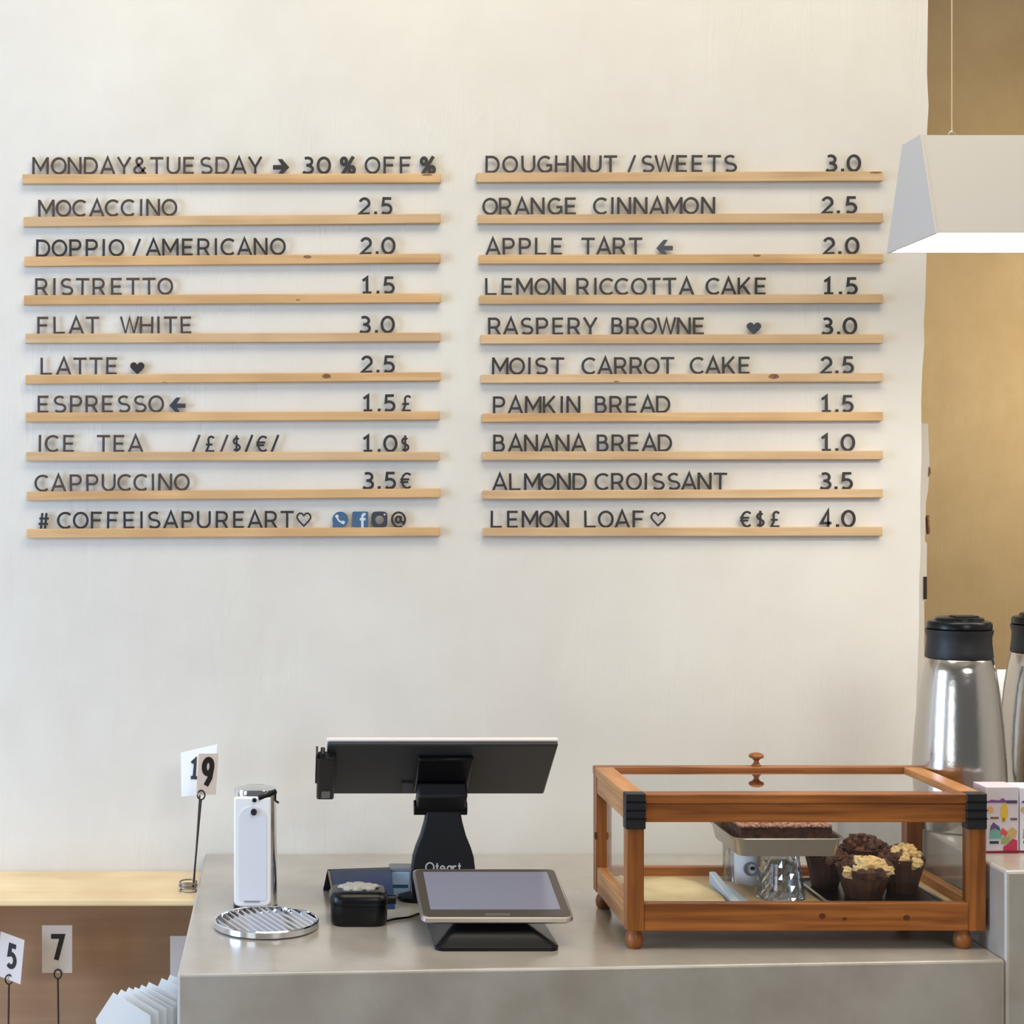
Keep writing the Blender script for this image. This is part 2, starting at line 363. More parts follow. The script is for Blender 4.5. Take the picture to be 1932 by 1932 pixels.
# ------------------------------------------------------------------ menu ledges and letters
def arc(cx, cy, rx, ry, a0, a1, n=14):
    return [(cx + rx * cos(radians(a0 + (a1 - a0) * i / n)), cy + ry * sin(radians(a0 + (a1 - a0) * i / n))) for i in range(n + 1)]
b_, t_ = 0.07, 0.93
def O_(w): return [('c', arc(w / 2, .5, w / 2, .43, 0, 360, 28)[:-1])]
GL = {
 'A': (.86, [[(0, 0), (.43, .98), (.86, 0)], [(.14, .31), (.72, .31)]]),
 'B': (.62, [[(0, 0), (0, 1)], [(0, t_), (.30, t_)] + arc(.30, .735, .22, .195, 80, -90, 9) + [(0, .54)], [(0, .54), (.34, .54)] + arc(.34, .305, .26, .235, 80, -90, 9) + [(0, b_)]]),
 'C': (.78, [arc(.43, .5, .43, .43, 48, 312, 22)]),
 'D': (.78, [[(0, 0), (0, 1)], [(0, t_), (.32, t_)] + arc(.32, .5, .44, .43, 85, -85, 16) + [(.32, b_), (0, b_)]]),
 'E': (.62, [[(0, 0), (0, 1)], [(0, t_), (.62, t_)], [(0, .5), (.55, .5)], [(0, b_), (.62, b_)]]),
 'F': (.62, [[(0, 0), (0, 1)], [(0, t_), (.62, t_)], [(0, .5), (.54, .5)]]),
 'G': (.84, [arc(.43, .5, .43, .43, 48, 325, 22) + [(.80, .25)], [(.80, .12), (.80, .45), (.50, .45)]]),
 'H': (.72, [[(0, 0), (0, 1)], [(.72, 0), (.72, 1)], [(0, .5), (.72, .5)]]),
 'I': (.0, [[(0, 0), (0, 1)]]),
 'K': (.70, [[(0, 0), (0, 1)], [(.68, 1), (.03, .36)], [(.24, .58), (.70, 0)]]),
 'L': (.58, [[(0, 0), (0, 1)], [(0, b_), (.58, b_)]]),
 'M': (.90, [[(0, 0), (0, 1)], [(.0, .98), (.45, .28), (.90, .98)], [(.90, 0), (.90, 1)]]),
 'N': (.74, [[(0, 0), (0, 1)], [(0, .98), (.74, .02)], [(.74, 0), (.74, 1)]]),
 'O': (.86, O_(.86)),
 'P': (.64, [[(0, 0), (0, 1)], [(0, t_), (.36, t_)] + arc(.36, .68, .27, .25, 80, -90, 11) + [(0, .43)]]),
 'R': (.68, [[(0, 0), (0, 1)], [(0, t_), (.36, t_)] + arc(.36, .68, .27, .25, 80, -90, 11) + [(0, .43)], [(.38, .43), (.68, 0)]]),
 'S': (.66, [arc(.33, .72, .29, .215, 40, 250, 13) + [(.36, .49)] + arc(.33, .28, .32, .215, 70, -145, 13)]),
 'T': (.78, [[(0, t_), (.78, t_)], [(.39, 0), (.39, t_)]]),
 'U': (.74, [[(0, 1), (0, .40)] + arc(.37, .40, .37, .33, 185, 355, 14) + [(.74, .40), (.74, 1)]]),
 'W': (1.06, [[(0, 1), (.28, .03), (.53, .93), (.78, .03), (1.06, 1)]]),
 'Y': (.80, [[(0, 1), (.40, .40), (.80, 1)], [(.40, 0), (.40, .42)]]),
 '/': (.40, [[(0, -.02), (.40, 1)]]),
 '&': (.74, [[(.74, .02), (.20, .62)] + arc(.34, .77, .18, .17, 205, -60, 12) + [(.14, .42)] + arc(.27, .26, .25, .20, 150, 300, 9) + [(.55, .20), (.70, .42)]]),
 '#': (.72, [[(.18, 0), (.28, 1)], [(.46, 0), (.56, 1)], [(.02, .33), (.66, .33)], [(.08, .66), (.72, .66)]]),
 '0': (.78, O_(.78)),
 '1': (.56, [[(0, .76), (.28, .94), (.28, .07)], [(0, b_), (.56, b_)]]),
 '2': (.64, [arc(.32, .66, .28, .27, 160, -25, 12) + [(.03, b_), (.64, b_)]]),
 '3': (.56, [arc(.24, .72, .25, .21, 130, -80, 11), arc(.22, .28, .31, .22, 80, -140, 12), [(.16, .51), (.30, .505)]]),
 '4': (.66, [[(.66, .25), (.02, .25), (.46, .98), (.46, 0)]]),
 '5': (.58, [[(.54, t_), (.10, t_), (.06, .55)] + arc(.24, .325, .31, .26, 100, -135, 13)]),
 '7': (.55, [[(0, t_), (.52, t_), (.24, 0)]]),
 '9': (.50, [('c', arc(.26, .70, .22, .24, 0, 360, 16)[:-1]), [(.48, .68), (.40, .30), (.20, .04)]]),
 '.': (.0, [[(-.0, 0), (0, .19)]]),
 'u00a3': (.56, [arc(.36, .72, .19, .21, 30, 200, 9) + [(.20, .40), (.04, b_), (.56, b_)], [(.0, .46), (.44, .46)]]),
 '$': (.46, [arc(.23, .66, .19, .17, 40, 250, 10) + [(.26, .48)] + arc(.23, .29, .21, .17, 70, -145, 10), [(.23, 0), (.23, 1)]]),
 'u20ac': (.74, [arc(.45, .5, .34, .43, 50, 310, 18), [(.0, .58), (.58, .58)], [(.0, .42), (.52, .42)]]),
 '@': (.92, [arc(.46, .50, .44, .43, -50, 230, 20) + arc(.46, .50, .44, .45, 230, 300, 6), ('c', arc(.44, .5, .16, .18, 0, 360, 16)[:-1]), [(.62, .72), (.62, .42), (.70, .33), (.84, .36)]]),
 '%': (.90, [('c', arc(.20, .73, .155, .18, 0, 360, 16)[:-1]), ('c', arc(.70, .24, .155, .18, 0, 360, 16)[:-1]), [(.12, 0), (.80, 1)]]),
}
GL['\u00a3'] = GL.pop('u00a3'); GL['\u20ac'] = GL.pop('u20ac')
HEART_OUT = [(.5, .02), (.16, .36), (.03, .56), (.06, .76), (.20, .88), (.36, .87), (.5, .72), (.64, .87), (.80, .88), (.94, .76), (.97, .56), (.84, .36)]
GL['heart_line'] = (.86, [('c', [(x * .9, y * .92 + .06) for x, y in HEART_OUT])])

def ribbon(mb, pts, w, y0, y1, closed=False):
    """flat stroke of width w with mitred corners in XZ, thickness y0..y1"""
    n = len(pts); L_, R_ = [], []
    for i in range(n):
        def dirv(a, b):
            dx, dz = b[0] - a[0], b[1] - a[1]; l = math.hypot(dx, dz) or 1e-9
            return dx / l, dz / l
        if closed: d0 = dirv(pts[i - 1], pts[i]); d1 = dirv(pts[i], pts[(i + 1) % n])
        else:
            d0 = dirv(pts[i - 1], pts[i]) if i > 0 else dirv(pts[0], pts[1])
            d1 = dirv(pts[i], pts[i + 1]) if i < n - 1 else d0
        nx, nz = -(d0[1] + d1[1]), d0[0] + d1[0]; l = math.hypot(nx, nz)
        if l < 1e-6: nx, nz, l = -d0[1], d0[0], 1
        nx, nz = nx / l, nz / l
        m = 1 / max(0.45, nx * -d0[1] + nz * d0[0])
        L_.append((pts[i][0] + nx * w / 2 * m, pts[i][1] + nz * w / 2 * m)); R_.append((pts[i][0] - nx * w / 2 * m, pts[i][1] - nz * w / 2 * m))
    vs = [(x, y0, z) for x, z in L_] + [(x, y0, z) for x, z in R_] + [(x, y1, z) for x, z in L_] + [(x, y1, z) for x, z in R_]
    fs = []; seg = n if closed else n - 1
    for i in range(seg):
        j = (i + 1) % n
        fs += [(i, n + i, n + j, j), (2 * n + i, 2 * n + j, 3 * n + j, 3 * n + i), (i, j, 2 * n + j, 2 * n + i), (n + i, 3 * n + i, 3 * n + j, n + j)]
    if not closed:
        fs += [(0, 2 * n, 3 * n, n), (n - 1, 2 * n - 1, 4 * n - 1, 3 * n - 1)]
    mb.add(vs, fs)

WXF = {'L': 1.0, 'T': .97, 'E': .88, 'F': .90, 'C': .96, 'S': .95, 'W': .95, '/': 1.0, '2': .95, '3': 1.0, '5': .97, '1': .9, '0': .86, 'heart_line': 1.0}
def glyph(mb, ch, xc, z0, s, sw, y0, y1, tilt=0.0, wx=1.0):
    w, strokes = GL[ch]; k = 0; wx *= WXF.get(ch, 0.90)
    for st in strokes:
        closed = isinstance(st, tuple) and st[0] == 'c'
        pts = st[1] if closed else st
        P = []
        for u, v in pts:
            x = (u - w / 2) * s * wx; z = v * s
            P.append((xc + x * cos(tilt) - z * sin(tilt), z0 + x * sin(tilt) + z * cos(tilt)))
        ribbon(mb, P, sw, y0 - k * 0.00004, y1, closed); k += 1

RD = 0.015                      # ledge depth
YF = YW - RD                    # front face of the ledges
PXM = YF / F                    # metres per pixel there
LEDGES_L = [(42,328.4,346.5,832,327,344.7),(44,409,427.5,831,403.2,421.4),(45.5,484,502,831,478.3,496),(44.5,557,575,831,553,571),
  (47.5,629.5,647.4,831,627.5,644.5),(47.5,707,724.5,831,702,718.5),(48,778.4,796,829.5,775.7,792.3),(49,852.5,869.5,829,852.3,869),
  (50,927.5,944,831,921.4,938.7),(50,997.7,1015,830.5,994.5,1011.6)]
LEDGES_R = [(900,325.8,343.5,1666,323,341),(902,405,421.5,1666,402,420),(904,480.6,497.5,1666,479,496.4),(905,556.5,573.5,1666,555,571.8),
  (907.5,631,648.5,1666,630.5,647.5),(908,706.5,722.5,1666,704,720),(910,779.8,796,1666,777,793.5),(910.5,852,868.3,1666,850.5,867),
  (911,925,942,1666,922.6,939.2),(912,995.6,1012,1665,994,1011.5)]
ROWS_L = [
 [("MONDAY", "MONDAY", [76.3,110.8,140.8,171.4,203.2,234]), ("&", "the ampersand between MONDAY and TUESDAY", [263.8]), ("TUESDAY", "TUESDAY", [295.6,327,356.7,389,419.8,451,481.7]),
  (">", "arrow", [530.4]), ("30", "30 of the discount line", [581.6,611.2]), ("%", "first percent", [656.3]), ("OFF", "OFF", [703,734.9,766]), ("%", "second percent", [807.3])],
 [("MOCACCINO", "MOCACCINO", [87.7,119.7,150.3,182.6,211.9,242.2,266,288.9,319.7]), ("2.5", "price", [687.7,708.7,729.6])],
 [("DOPPIO", "DOPPIO", [81.5,111.8,142.3,173.1,195.5,219.8]), ("/", "slash", [257.6]), ("AMERICANO", "AMERICANO", [289.4,321.7,354.5,384.3,407.4,430.5,461.6,491.9,524.2]), ("2.0", "price", [690.9,711.7,732.8])],
 [("RISTRETTO", "RISTRETTO", [78.7,102.3,125.9,155.3,186.8,220.6,250.9,281.4,311.7]), ("1.5", "price", [692.7,713.2,734.2])],
 [("FLAT", "FLAT", [81.5,112.5,144,174.4]), ("WHITE", "WHITE", [244.7,276.2,299,321.7,352]), ("3.0", "price", [689.3,710.3,731.5])],
 [("LATTE", "LATTE", [88.2,120,150.8,180.6,211.1]), ("h", "heart", [259]), ("2.5", "price", [692.3,713.2,734.2])],
 [("ESPRESSO", "ESPRESSO", [82,113,143.3,173.4,203.7,234,264.5,294.9]), ("<", "arrow", [334.6]), ("1.5\u00a3", "price", [694.3,715.5,735.6,767.2])],
 [("ICE", "ICE", [75,98.6,130.2]), ("TEA", "TEA", [195,225.3,255.9]), ("/\u00a3/$/\u20ac/", "currency row", [370.1,396.2,423,446.4,469.6,494.2,518.6]), ("1.0$", "price", [694.3,715.5,736.7,764.5])],
 [("CAPPUCCINO", "CAPPUCCINO", [79.5,110.5,143.3,174.4,204.9,235.5,265.8,288.6,311.3,342.8]), ("3.5\u20ac", "price", [695,715.5,736.5,766])],
 [("#", "hash", [82]), ("COFFEISAPUREART", "COFFEISAPUREART", [121.7,152,182.6,212.9,244.2,267,290.6,322.2,354,384.5,419,451.3,481.4,511.7,541.8]), ("H", "outline heart", [572.7]),
  ("p", "phone", [642.2]), ("f", "f tile", [679.8]), ("c", "camera", [716]), ("@", "at", [752])],
]
ROWS_R = [
 [("DOUGHNUT", "DOUGHNUT", [929.6,962.4,997.3,1028.5,1059.9,1091.8,1121.8,1152.1]), ("/", "slash", [1192]), ("SWEETS", "SWEETS", [1222.7,1253.9,1287,1316.4,1347.6,1378.6]), ("3.0", "price", [1569.2,1590.1,1611.3])],
 [("ORANGE", "ORANGE", [924.9,954,985.4,1014.8,1048,1077.6]), ("CINNAMON", "CINNAMON", [1133.9,1155.5,1177.8,1208.6,1239.8,1272.1,1303.9,1336.2]), ("2.5", "price", [1561.7,1582.2,1606.7])],
 [("APPLE", "APPLE", [930.5,960.4,991.1,1021.2,1051.2]), ("TART", "TART", [1109.5,1139.6,1168.5,1199.5]), ("<", "arrow", [1254.1]), ("2.0", "price", [1564.6,1585.1,1608.3])],
 [("LEMON", "LEMON", [927.4,957.4,989.8,1023.9,1054.6]), ("RICCOTTA", "RICCOTTA", [1100.2,1123.6,1145.3,1174.4,1205.6,1234.3,1264.1,1295.6]), ("CAKE", "CAKE", [1346,1375.2,1404.8,1435.5]), ("1.5", "price", [1564,1586.3,1607.9])],
 [("RASPERY", "RASPERY", [933.5,963.8,994.5,1023.5,1053.7,1083.3,1113.9]), ("BROWNE", "BROWNE", [1165,1194.2,1225,1258,1290.6,1319.2]), ("h", "heart", [1422.8]), ("3.0", "price", [1561.7,1582.8,1603.8])],
 [("MOIST", "MOIST", [943.8,975.6,998.9,1021.6,1051.9]), ("CARROT", "CARROT", [1111.8,1141.9,1171.5,1200.4,1230,1259.8]), ("CAKE", "CAKE", [1316.4,1345.6,1375.6,1405.2]), ("2.5", "price", [1559.4,1579.4,1600.4])],
 [("PAMKIN", "PAMKIN", [941.9,972.7,1005.9,1037.1,1059.9,1082]), ("BREAD", "BREAD", [1134.3,1162.3,1192.4,1222.2,1251.8]), ("1.5", "price", [1559.6,1579.4,1599.9])],
 [("BANANA", "BANANA", [941.9,972.9,1002.3,1032.1,1061.5,1092.2]), ("BREAD", "BREAD", [1137.8,1166.2,1196,1225.6,1255]), ("1.0", "price", [1559.6,1579.4,1600.1])],
 [("ALMOND", "ALMOND", [943.3,972.7,1004.6,1034.8,1064.4,1094]), ("CROISSANT", "CROISSANT", [1136.6,1165.8,1196.5,1218.6,1242,1271.6,1300.1,1329.4,1359]), ("3.5", "price", [1558.2,1577.8,1598.8])],
 [("LEMON", "LEMON", [937.4,968.1,1000.2,1031.4,1061]), ("LOAF", "LOAF", [1114.5,1143,1174.4,1205.1]), ("H", "outline heart", [1241.4]), ("\u20ac$\u00a3", "currency row", [1407.5,1434.8,1462.8]), ("4.0", "price", [1558.9,1580.6,1601])],
]
TITLE_L = ["MONDAY&TUESDAY", "MOCACCINO", "DOPPIO/AMERICANO", "RISTRETTO", "FLAT WHITE", "LATTE", "ESPRESSO", "ICE TEA", "CAPPUCCINO", "#COFFEISAPUREART"]
TITLE_R = ["DOUGHNUT/SWEETS", "ORANGE CINNAMON", "APPLE TART", "LEMON RICCOTTA CAKE", "RASPERY BROWNE", "MOIST CARROT CAKE", "PAMKIN BREAD", "BANANA BREAD", "ALMOND CROISSANT", "LEMON LOAF"]
ORD = ['first', 'second', 'third', 'fourth', 'fifth', 'sixth', 'seventh', 'eighth', 'ninth', 'tenth', 'eleventh', 'twelfth', 'thirteenth', 'fourteenth', 'fifteenth']
YG0, YG1 = YF + 0.0035, YF + 0.0065      # letters stand in the groove of the ledge
CAP = 33.0 * PXM
KN = {('L', 2): [(580, 484.5, 15, 5)], ('L', 5): [(616, 709.5, 17, 7.5), (310, 722, 10, 2.4)], ('L', 0): [(806, 329.5, 20, 3.5)],
      ('R', 0): [(1652, 325.5, 22, 3.5)], ('R', 2): [(1428, 482, 15, 4)], ('R', 5): [(1460, 710, 20, 8), (1163, 720, 10, 2.4)], ('L', 3): [(562, 566, 8, 2)]}

def letter_label(ch, word, i, title, kindw):
    same = [j for j, q in enumerate(word) if q == ch]
    if kindw == 'letter':
        if word in title and ' ' in title and (word in ('BREAD', 'CAKE', 'LEMON')): where = f'{word} in {title}'
        else: where = word
        if len(same) == 1: return f'dark flat cut letter {ch}, the only {ch} of {where}'
        return f'dark flat cut letter {ch}, {ORD[same.index(i)]} {ch} of {where}'
    return ''

def build_column(side, LED, ROWS, TITLE):
    for r, (x0, ya, yb, x1, yc, yd) in enumerate(LED):
        t = thing('menu_ledge', f'thin wooden letter ledge under {TITLE[r]}', 'ledge',
                  (PX((x0 + x1) / 2, YF), YW, PZ((ya + yb) / 2, YF)), 'letter ledges of the ' + ('left' if side == 'L' else 'right') + ' menu column')
        # lip board in front, rear strip against the wall, groove between them
        A = (PX(x0, YF), PZ(ya, YF)); B = (PX(x1, YF), PZ(yc, YF)); Cc = (PX(x1, YF), PZ(yd, YF)); D = (PX(x0, YF), PZ(yb, YF))
        mr = M_rail if (side == 'L' and r % 3 != 1) or (side == 'R' and r % 4 == 2) else M_rail2
        mk('lip', MB().prism([D, Cc, B, A], YF, YG0 - 0.0004), mr, t, bevel=0.0022 if side == 'L' or r > 6 else 0.0008, segs=2)
        d = 0.0012
        mk('rear_strip', MB().prism([D, Cc, (B[0], B[1] - d), (A[0], A[1] - d)], YG0 - 0.0004, YW + 0.002), mr, t)
        for kx, ky, kw, kh in KN.get((side, r), []):
            p = []
            for i in range(14):
                a = 2 * pi * i / 14
                zz = PZ(ky + kh / 1.0 * 0.5 * sin(a) * 2 / 1.6, YF)
                zz = min(zz, PZ(ya + (yc - ya) * (kx - x0) / (x1 - x0) + 0.8, YF)); zz = max(zz, PZ(yb + (yd - yb) * (kx - x0) / (x1 - x0) - 0.8, YF))
                p.append((PX(kx + kw / 2 * cos(a) * (1 + .12 * sin(3 * a)), YF), zz))
            mk('knot', MB().prism(p, YF - 0.00025, YF + 0.001), M_knot, t, fix=True)
        seen_sym = {}
        for word, nm, xs in ROWS[r]:
            for i, xc in enumerate(xs):
                ch = word[i]
                fr = (xc - x0) / (x1 - x0)
                zl = PZ(ya + (yc - ya) * fr + 1.0, YG0)
                # the letter plane lies a little deeper than the lip's face
                Xl = PX(xc, YG0); zl2 = zl
                mt = M_letter_dim if side == 'R' or xc > 430 or r in (2, 9) else M_letter_lit
                grp = f'cut letters of the {"left" if side == "L" else "right"} menu column'
                tilt = radians(random.uniform(-1.0, 1.0)); mb = MB(); ttl = TITLE[r]
                if ch.isalpha() and ch.isupper() and ch != 'H' or (ch == 'H' and word not in ('H',)):
                    glyph(mb, ch, Xl, zl2, CAP, 4.4 * PXM, YG0, YG1, tilt)
                    mk('menu_letter', mb, mt, label=letter_label(ch, word, i, ttl, 'letter'), cat='letter', group=grp)
                elif ch.isdigit():
                    glyph(mb, ch, Xl, zl2, CAP, 5.1 * PXM, YG0, YG1, tilt)
                    if word == '30': lb = f'dark cut digit {ch} of the 30 before OFF in the top left row' if ch == '0' else 'dark cut digit 3 right after the bold arrow, starting the 30'
                    else: lb = f'dark cut digit {ch}, {"first" if i == 0 else "last"} digit of the price on the {ttl} ledge'
                    mk('menu_digit', mb, M_letter_dim, label=lb, cat='digit', group='cut price digits of the menu')
                elif ch == '.':
                    glyph(mb, ch, Xl, zl2, CAP, 5.6 * PXM, YG0, YG1)
                    mk('decimal_point', mb, M_letter_dim, label=f'small dark square decimal point in the price on the {ttl} ledge', cat='decimal point', group='decimal points of the menu')
                else:
                    key = ch; seen_sym[key] = seen_sym.get(key, 0) + 1; cnt = seen_sym[key]
                    place = f'on the {ttl} ledge'; s = CAP; X0 = Xl
                    def P2(pts, s=s): return [(X0 + u * s, zl2 + v * s) for u, v in pts]
                    if ch in '/':
                        glyph(mb, '/', Xl, zl2, CAP, 4.3 * PXM, YG0, YG1)
                        lb = f'{ORD[cnt - 1]} dark slash {place}' if r == 7 and side == 'L' else f'thin dark slash {place}'
                        mk('slash_sign', mb, mt, label=lb, cat='symbol', group='slashes of the menu')
                    elif ch in '\u00a3$\u20ac':
                        k = {'\u00a3': 'pound', '$': 'dollar', '\u20ac': 'euro'}[ch]
                        glyph(mb, ch, Xl, zl2, CAP * .97, 3.9 * PXM, YG0, YG1)
                        lb = f'dark cut {k} sign ' + ('ending the price ' if nm == 'price' else 'in the middle row of signs ') + place
                        mk(k + '_sign', mb, M_letter_dim, label=lb, cat='symbol', group='currency signs of the menu')
                    elif ch == '&':
                        glyph(mb, ch, Xl, zl2, CAP, 4.4 * PXM, YG0, YG1)
                        mk('ampersand_sign', mb, mt, label='brown ampersand between MONDAY and TUESDAY', cat='symbol')
                    elif ch == '#':
                        glyph(mb, ch, Xl, zl2, CAP * .93, 4.2 * PXM, YG0, YG1)
                        mk('hash_sign', mb, mt, label='dark hash sign before COFFEISAPUREART on the lowest left ledge', cat='symbol')
                    elif ch == '@':
                        glyph(mb, ch, Xl, zl2, CAP * .95, 3.7 * PXM, YG0, YG1)
                        mk('at_sign', mb, mt, label='dark at sign at the right end of the lowest left row', cat='symbol')
                    elif ch == '%':
                        glyph(mb, ch, Xl, zl2, CAP, 6.6 * PXM, YG0, YG1)
                        mk('percent_sign', mb, mt, label=('bold dark percent sign between 30 and OFF' if cnt == 1 else 'bold dark percent sign after OFF at the row end'), cat='symbol', group='percent signs of the top left row')
                    elif ch in '<>':
                        g = -1 if ch == '>' else 1
                        zc = 13.0 / 33
                        L1 = [(-.47, zc), (-.02, zc + .46), (.08, zc + .33)]
                        pts = [(-.47 * g, zc), (-.06 * g, zc + .47), (.19 * g, zc + .47), (-.10 * g, zc + .125), (.47 * g, zc + .125),
                               (.47 * g, zc - .125), (-.10 * g, zc - .125), (.19 * g, zc - .41), (-.06 * g, zc - .41)]
                        # built as three bars so every face is convex
                        s0 = 0
                        for quad in ([pts[0], pts[1], pts[2], (-.12 * g, zc)], [pts[0], (-.12 * g, zc), pts[7], pts[8]], [(-.24 * g, zc + .125), pts[4], pts[5], (-.24 * g, zc - .125)]):
                            mb.prism(P2(quad), YG0 - s0 * 0.00005, YG1); s0 += 1
                        lb = 'bold dark arrow pointing right after TUESDAY' if ch == '>' else f'bold slate arrow pointing left, {place}'
                        mk('arrow_sign', mb, M_letter_dim if ch == '>' else M_slate, label=lb, cat='symbol', group='arrows of the menu', fix=True)
                    elif ch == 'h':
                        pts = [((u - .5) * .88, v * .80) for u, v in HEART_OUT]
                        top = pts[6]
                        mb.prism(P2([pts[0], pts[11], pts[10], pts[9], pts[8], pts[7], top]), YG0, YG1)
                        mb.prism(P2([pts[0], top, pts[5], pts[4], pts[3], pts[2], pts[1]]), YG0, YG1)
                        mk('heart_sign', mb, M_letter_dim if side == 'L' else M_slate, label=f'solid dark heart on the {ttl} ledge', cat='symbol', group='solid hearts of the menu', fix=True)
                    elif ch == 'H':
                        glyph(mb, 'heart_line', Xl, zl2 + 0.002, CAP * .92, 3.2 * PXM, YG0, YG1)
                        mk('outline_heart_sign', mb, mt, label=f'thin outline heart at the word end on the {ttl} ledge', cat='symbol', group='outline hearts of the menu')
                    elif ch == 'p':
                        t2 = thing('handset_tile', 'round blue speech bubble tile with a pale telephone handset', 'sign', (Xl, YG1, zl2))
                        mb.prism(P2(arc(0, .48, .46, .46, 0, 350, 28)), YG0, YG1)
                        mb.prism(P2([(-.44, .02), (-.12, .05), (-.42, .40)]), YG0 - 0.00004, YG1)
                        mk('tile', mb, M_blue, t2, fix=True)
                        h = MB(); ribbon(h, P2(arc(.22, .72, .42, .42, 185, 265, 10)), 3.2 * PXM, YG0 - 0.0004, YG0 + .0002)
                        ribbon(h, P2([(-.25, .74), (-.15, .60)]), 6 * PXM, YG0 - 0.0005, YG0 + .0002)
                        ribbon(h, P2([(.08, .35), (.24, .29)]), 6 * PXM, YG0 - 0.0005, YG0 + .0002)
                        mk('handset', h, M_iconw, t2, fix=True)
                    elif ch == 'f':
                        t2 = thing('letter_tile', 'square blue tile with a pale lower-case f cut in it', 'sign', (Xl, YG1, zl2))
                        sq = arc(.37, .85, .09, .09, 0, 90, 4) + arc(-.37, .85, .09, .09, 90, 180, 4) + arc(-.37, .10, .09, .09, 180, 270, 4) + arc(.37, .10, .09, .09, 270, 360, 4)
                        mk('tile', MB().prism(P2(sq), YG0, YG1), M_blue, t2, fix=True)
                        h = MB(); ribbon(h, P2([(.30, .78), (.20, .79), (.13, .72), (.12, .60), (.12, .02)]), 4.6 * PXM, YG0 - .0004, YG0 + .0002)
                        ribbon(h, P2([(-.03, .50), (.30, .50)]), 4.4 * PXM, YG0 - .0005, YG0 + .0002)
                        mk('letter_mark', h, M_iconw, t2, fix=True)
                    elif ch == 'c':
                        t2 = thing('camera_tile', 'dark rounded square camera tile with a round hole', 'sign', (Xl, YG1, zl2))
                        def sup(r, n=36, q=0.5):
                            o = []
                            for i in range(n):
                                a = 2 * pi * i / n; c, s_ = cos(a), sin(a)
                                o.append((math.copysign(abs(c) ** q, c) * r, .48 + math.copysign(abs(s_) ** q, s_) * r))
                            return o
                        n = 36; out = P2(sup(.46)); inn = P2([(x_, z_) for x_, z_ in arc(0, .46, .24, .24, 0, 350, 35)])
                        vs = [(x_, YG0, z_) for x_, z_ in out] + [(x_, YG0, z_) for x_, z_ in inn] + [(x_, YG1, z_) for x_, z_ in out] + [(x_, YG1, z_) for x_, z_ in inn]
                        fs = []
                        for i in range(n):
                            j = (i + 1) % n
                            fs += [(i, j, n + j, n + i), (2 * n + i, 3 * n + i, 3 * n + j, 2 * n + j), (i, 2 * n + i, 2 * n + j, j), (n + i, n + j, 3 * n + j, 3 * n + i)]
                        mk('tile', MB().add(vs, fs), M_slate, t2, fix=True)
                        mk('dot', MB().prism(P2(arc(.29, .76, .055, .055, 0, 330, 11)), YG0 - .0003, YG0 + .0002), M_iconw, t2, fix=True)
build_column('L', LEDGES_L, ROWS_L, TITLE_L)
build_column('R', LEDGES_R, ROWS_R, TITLE_R)

# ------------------------------------------------------------------ pendant lamp
lx0, lx1 = 1.055, 2.35
yn, yfz = 3.10 * K, 3.35 * K; ytn, ytf = 3.175 * K, 3.265 * K
zb, zt = ZC + 0.438, ZC + 0.611
lamp = thing('pendant_lamp', 'long white trough-shaped pendant lamp hanging on a thin wire', 'lamp', (1.7, (yn + yfz) / 2, zb))
sh = MB(); th = 0.004
outer = [(yn, zb), (yfz, zb), (ytf, zt), (ytn, zt)]
sh.hexa([(lx0, yn, zb), (lx1, yn, zb), (lx1, yn + th, zb), (lx0, yn + th, zb)], [(lx0, ytn, zt), (lx1, ytn, zt), (lx1, ytn + th, zt), (lx0, ytn + th, zt)])
sh.hexa([(lx0, yfz - th, zb), (lx1, yfz - th, zb), (lx1, yfz, zb), (lx0, yfz, zb)], [(lx0, ytf - th, zt), (lx1, ytf - th, zt), (lx1, ytf, zt), (lx0, ytf, zt)])
sh.box(lx0, lx1, ytn, ytf, zt - th, zt + .0005)
mk('lamp_shade', sh, M_lampw, lamp)
for xa in (lx0 - 0.0005, lx1 - th + .0005):
    mk('end_plate', MB().prism_x([(yn - .001, zb - .001), (yfz + .001, zb - .001), (ytf + .001, zt + .001), (ytn - .001, zt + .001)], xa, xa + th), M_lampw, lamp, fix=True)
mk('diffuser', MB().box(lx0 + th, lx1 - th, yn + .006, yfz - .006, zb + .003, zb + .006), M_glow, lamp)
yc = (ytn + ytf) / 2
for xc_ in (PX(1796, yc), 2.25):
    mk('wire', MB().tube([(xc_, yc, zt + .012), (xc_, yc, 4.3)], 0.0013, 8), mat('wire_pale', rgb(206, 180, 140), .4, metal=.3), lamp, smooth=True)
    mk('hook', MB().tube([(xc_ + .006 * cos(a), yc, zt + .008 + .007 * sin(a)) for a in [radians(-100 + 30 * i) for i in range(10)]], 0.0014, 8), M_silver, lamp, smooth=True)

# ------------------------------------------------------------------ display case
case_f, case_b = 3.18 * K, 3.53 * K
cx0, cx1 = 0.568, 1.1665
cz1 = ZC - 0.4858; cz0 = ZC - 0.7146
dc = thing('display_case', 'stained pine bakery display case with glass sides and lid', 'display case', ((cx0 + cx1) / 2, (case_f + case_b) / 2, ZT))
pw, rb = 0.0285, 0.046
lid = 0.0165; zl_ = cz1 - lid
rt = 0.031
fl = ZC - 0.685
mk('base_board', MB().box(cx0 + .0196, cx1 - .0196, case_f + .0196, case_b - .0196, cz0 + .0005, fl), M_pale, dc)
for x in (cx0, cx1 - pw - .004 * 0):
    for y in (case_f, case_b - pw):
        mk('corner_post', MB().box(x, x + pw + (0.004 if x > 1 else 0) - (0.004 if x > 1 else 0), y, y + pw, cz0, zl_ - .0005), M_pineZ, dc, bevel=0.0012)
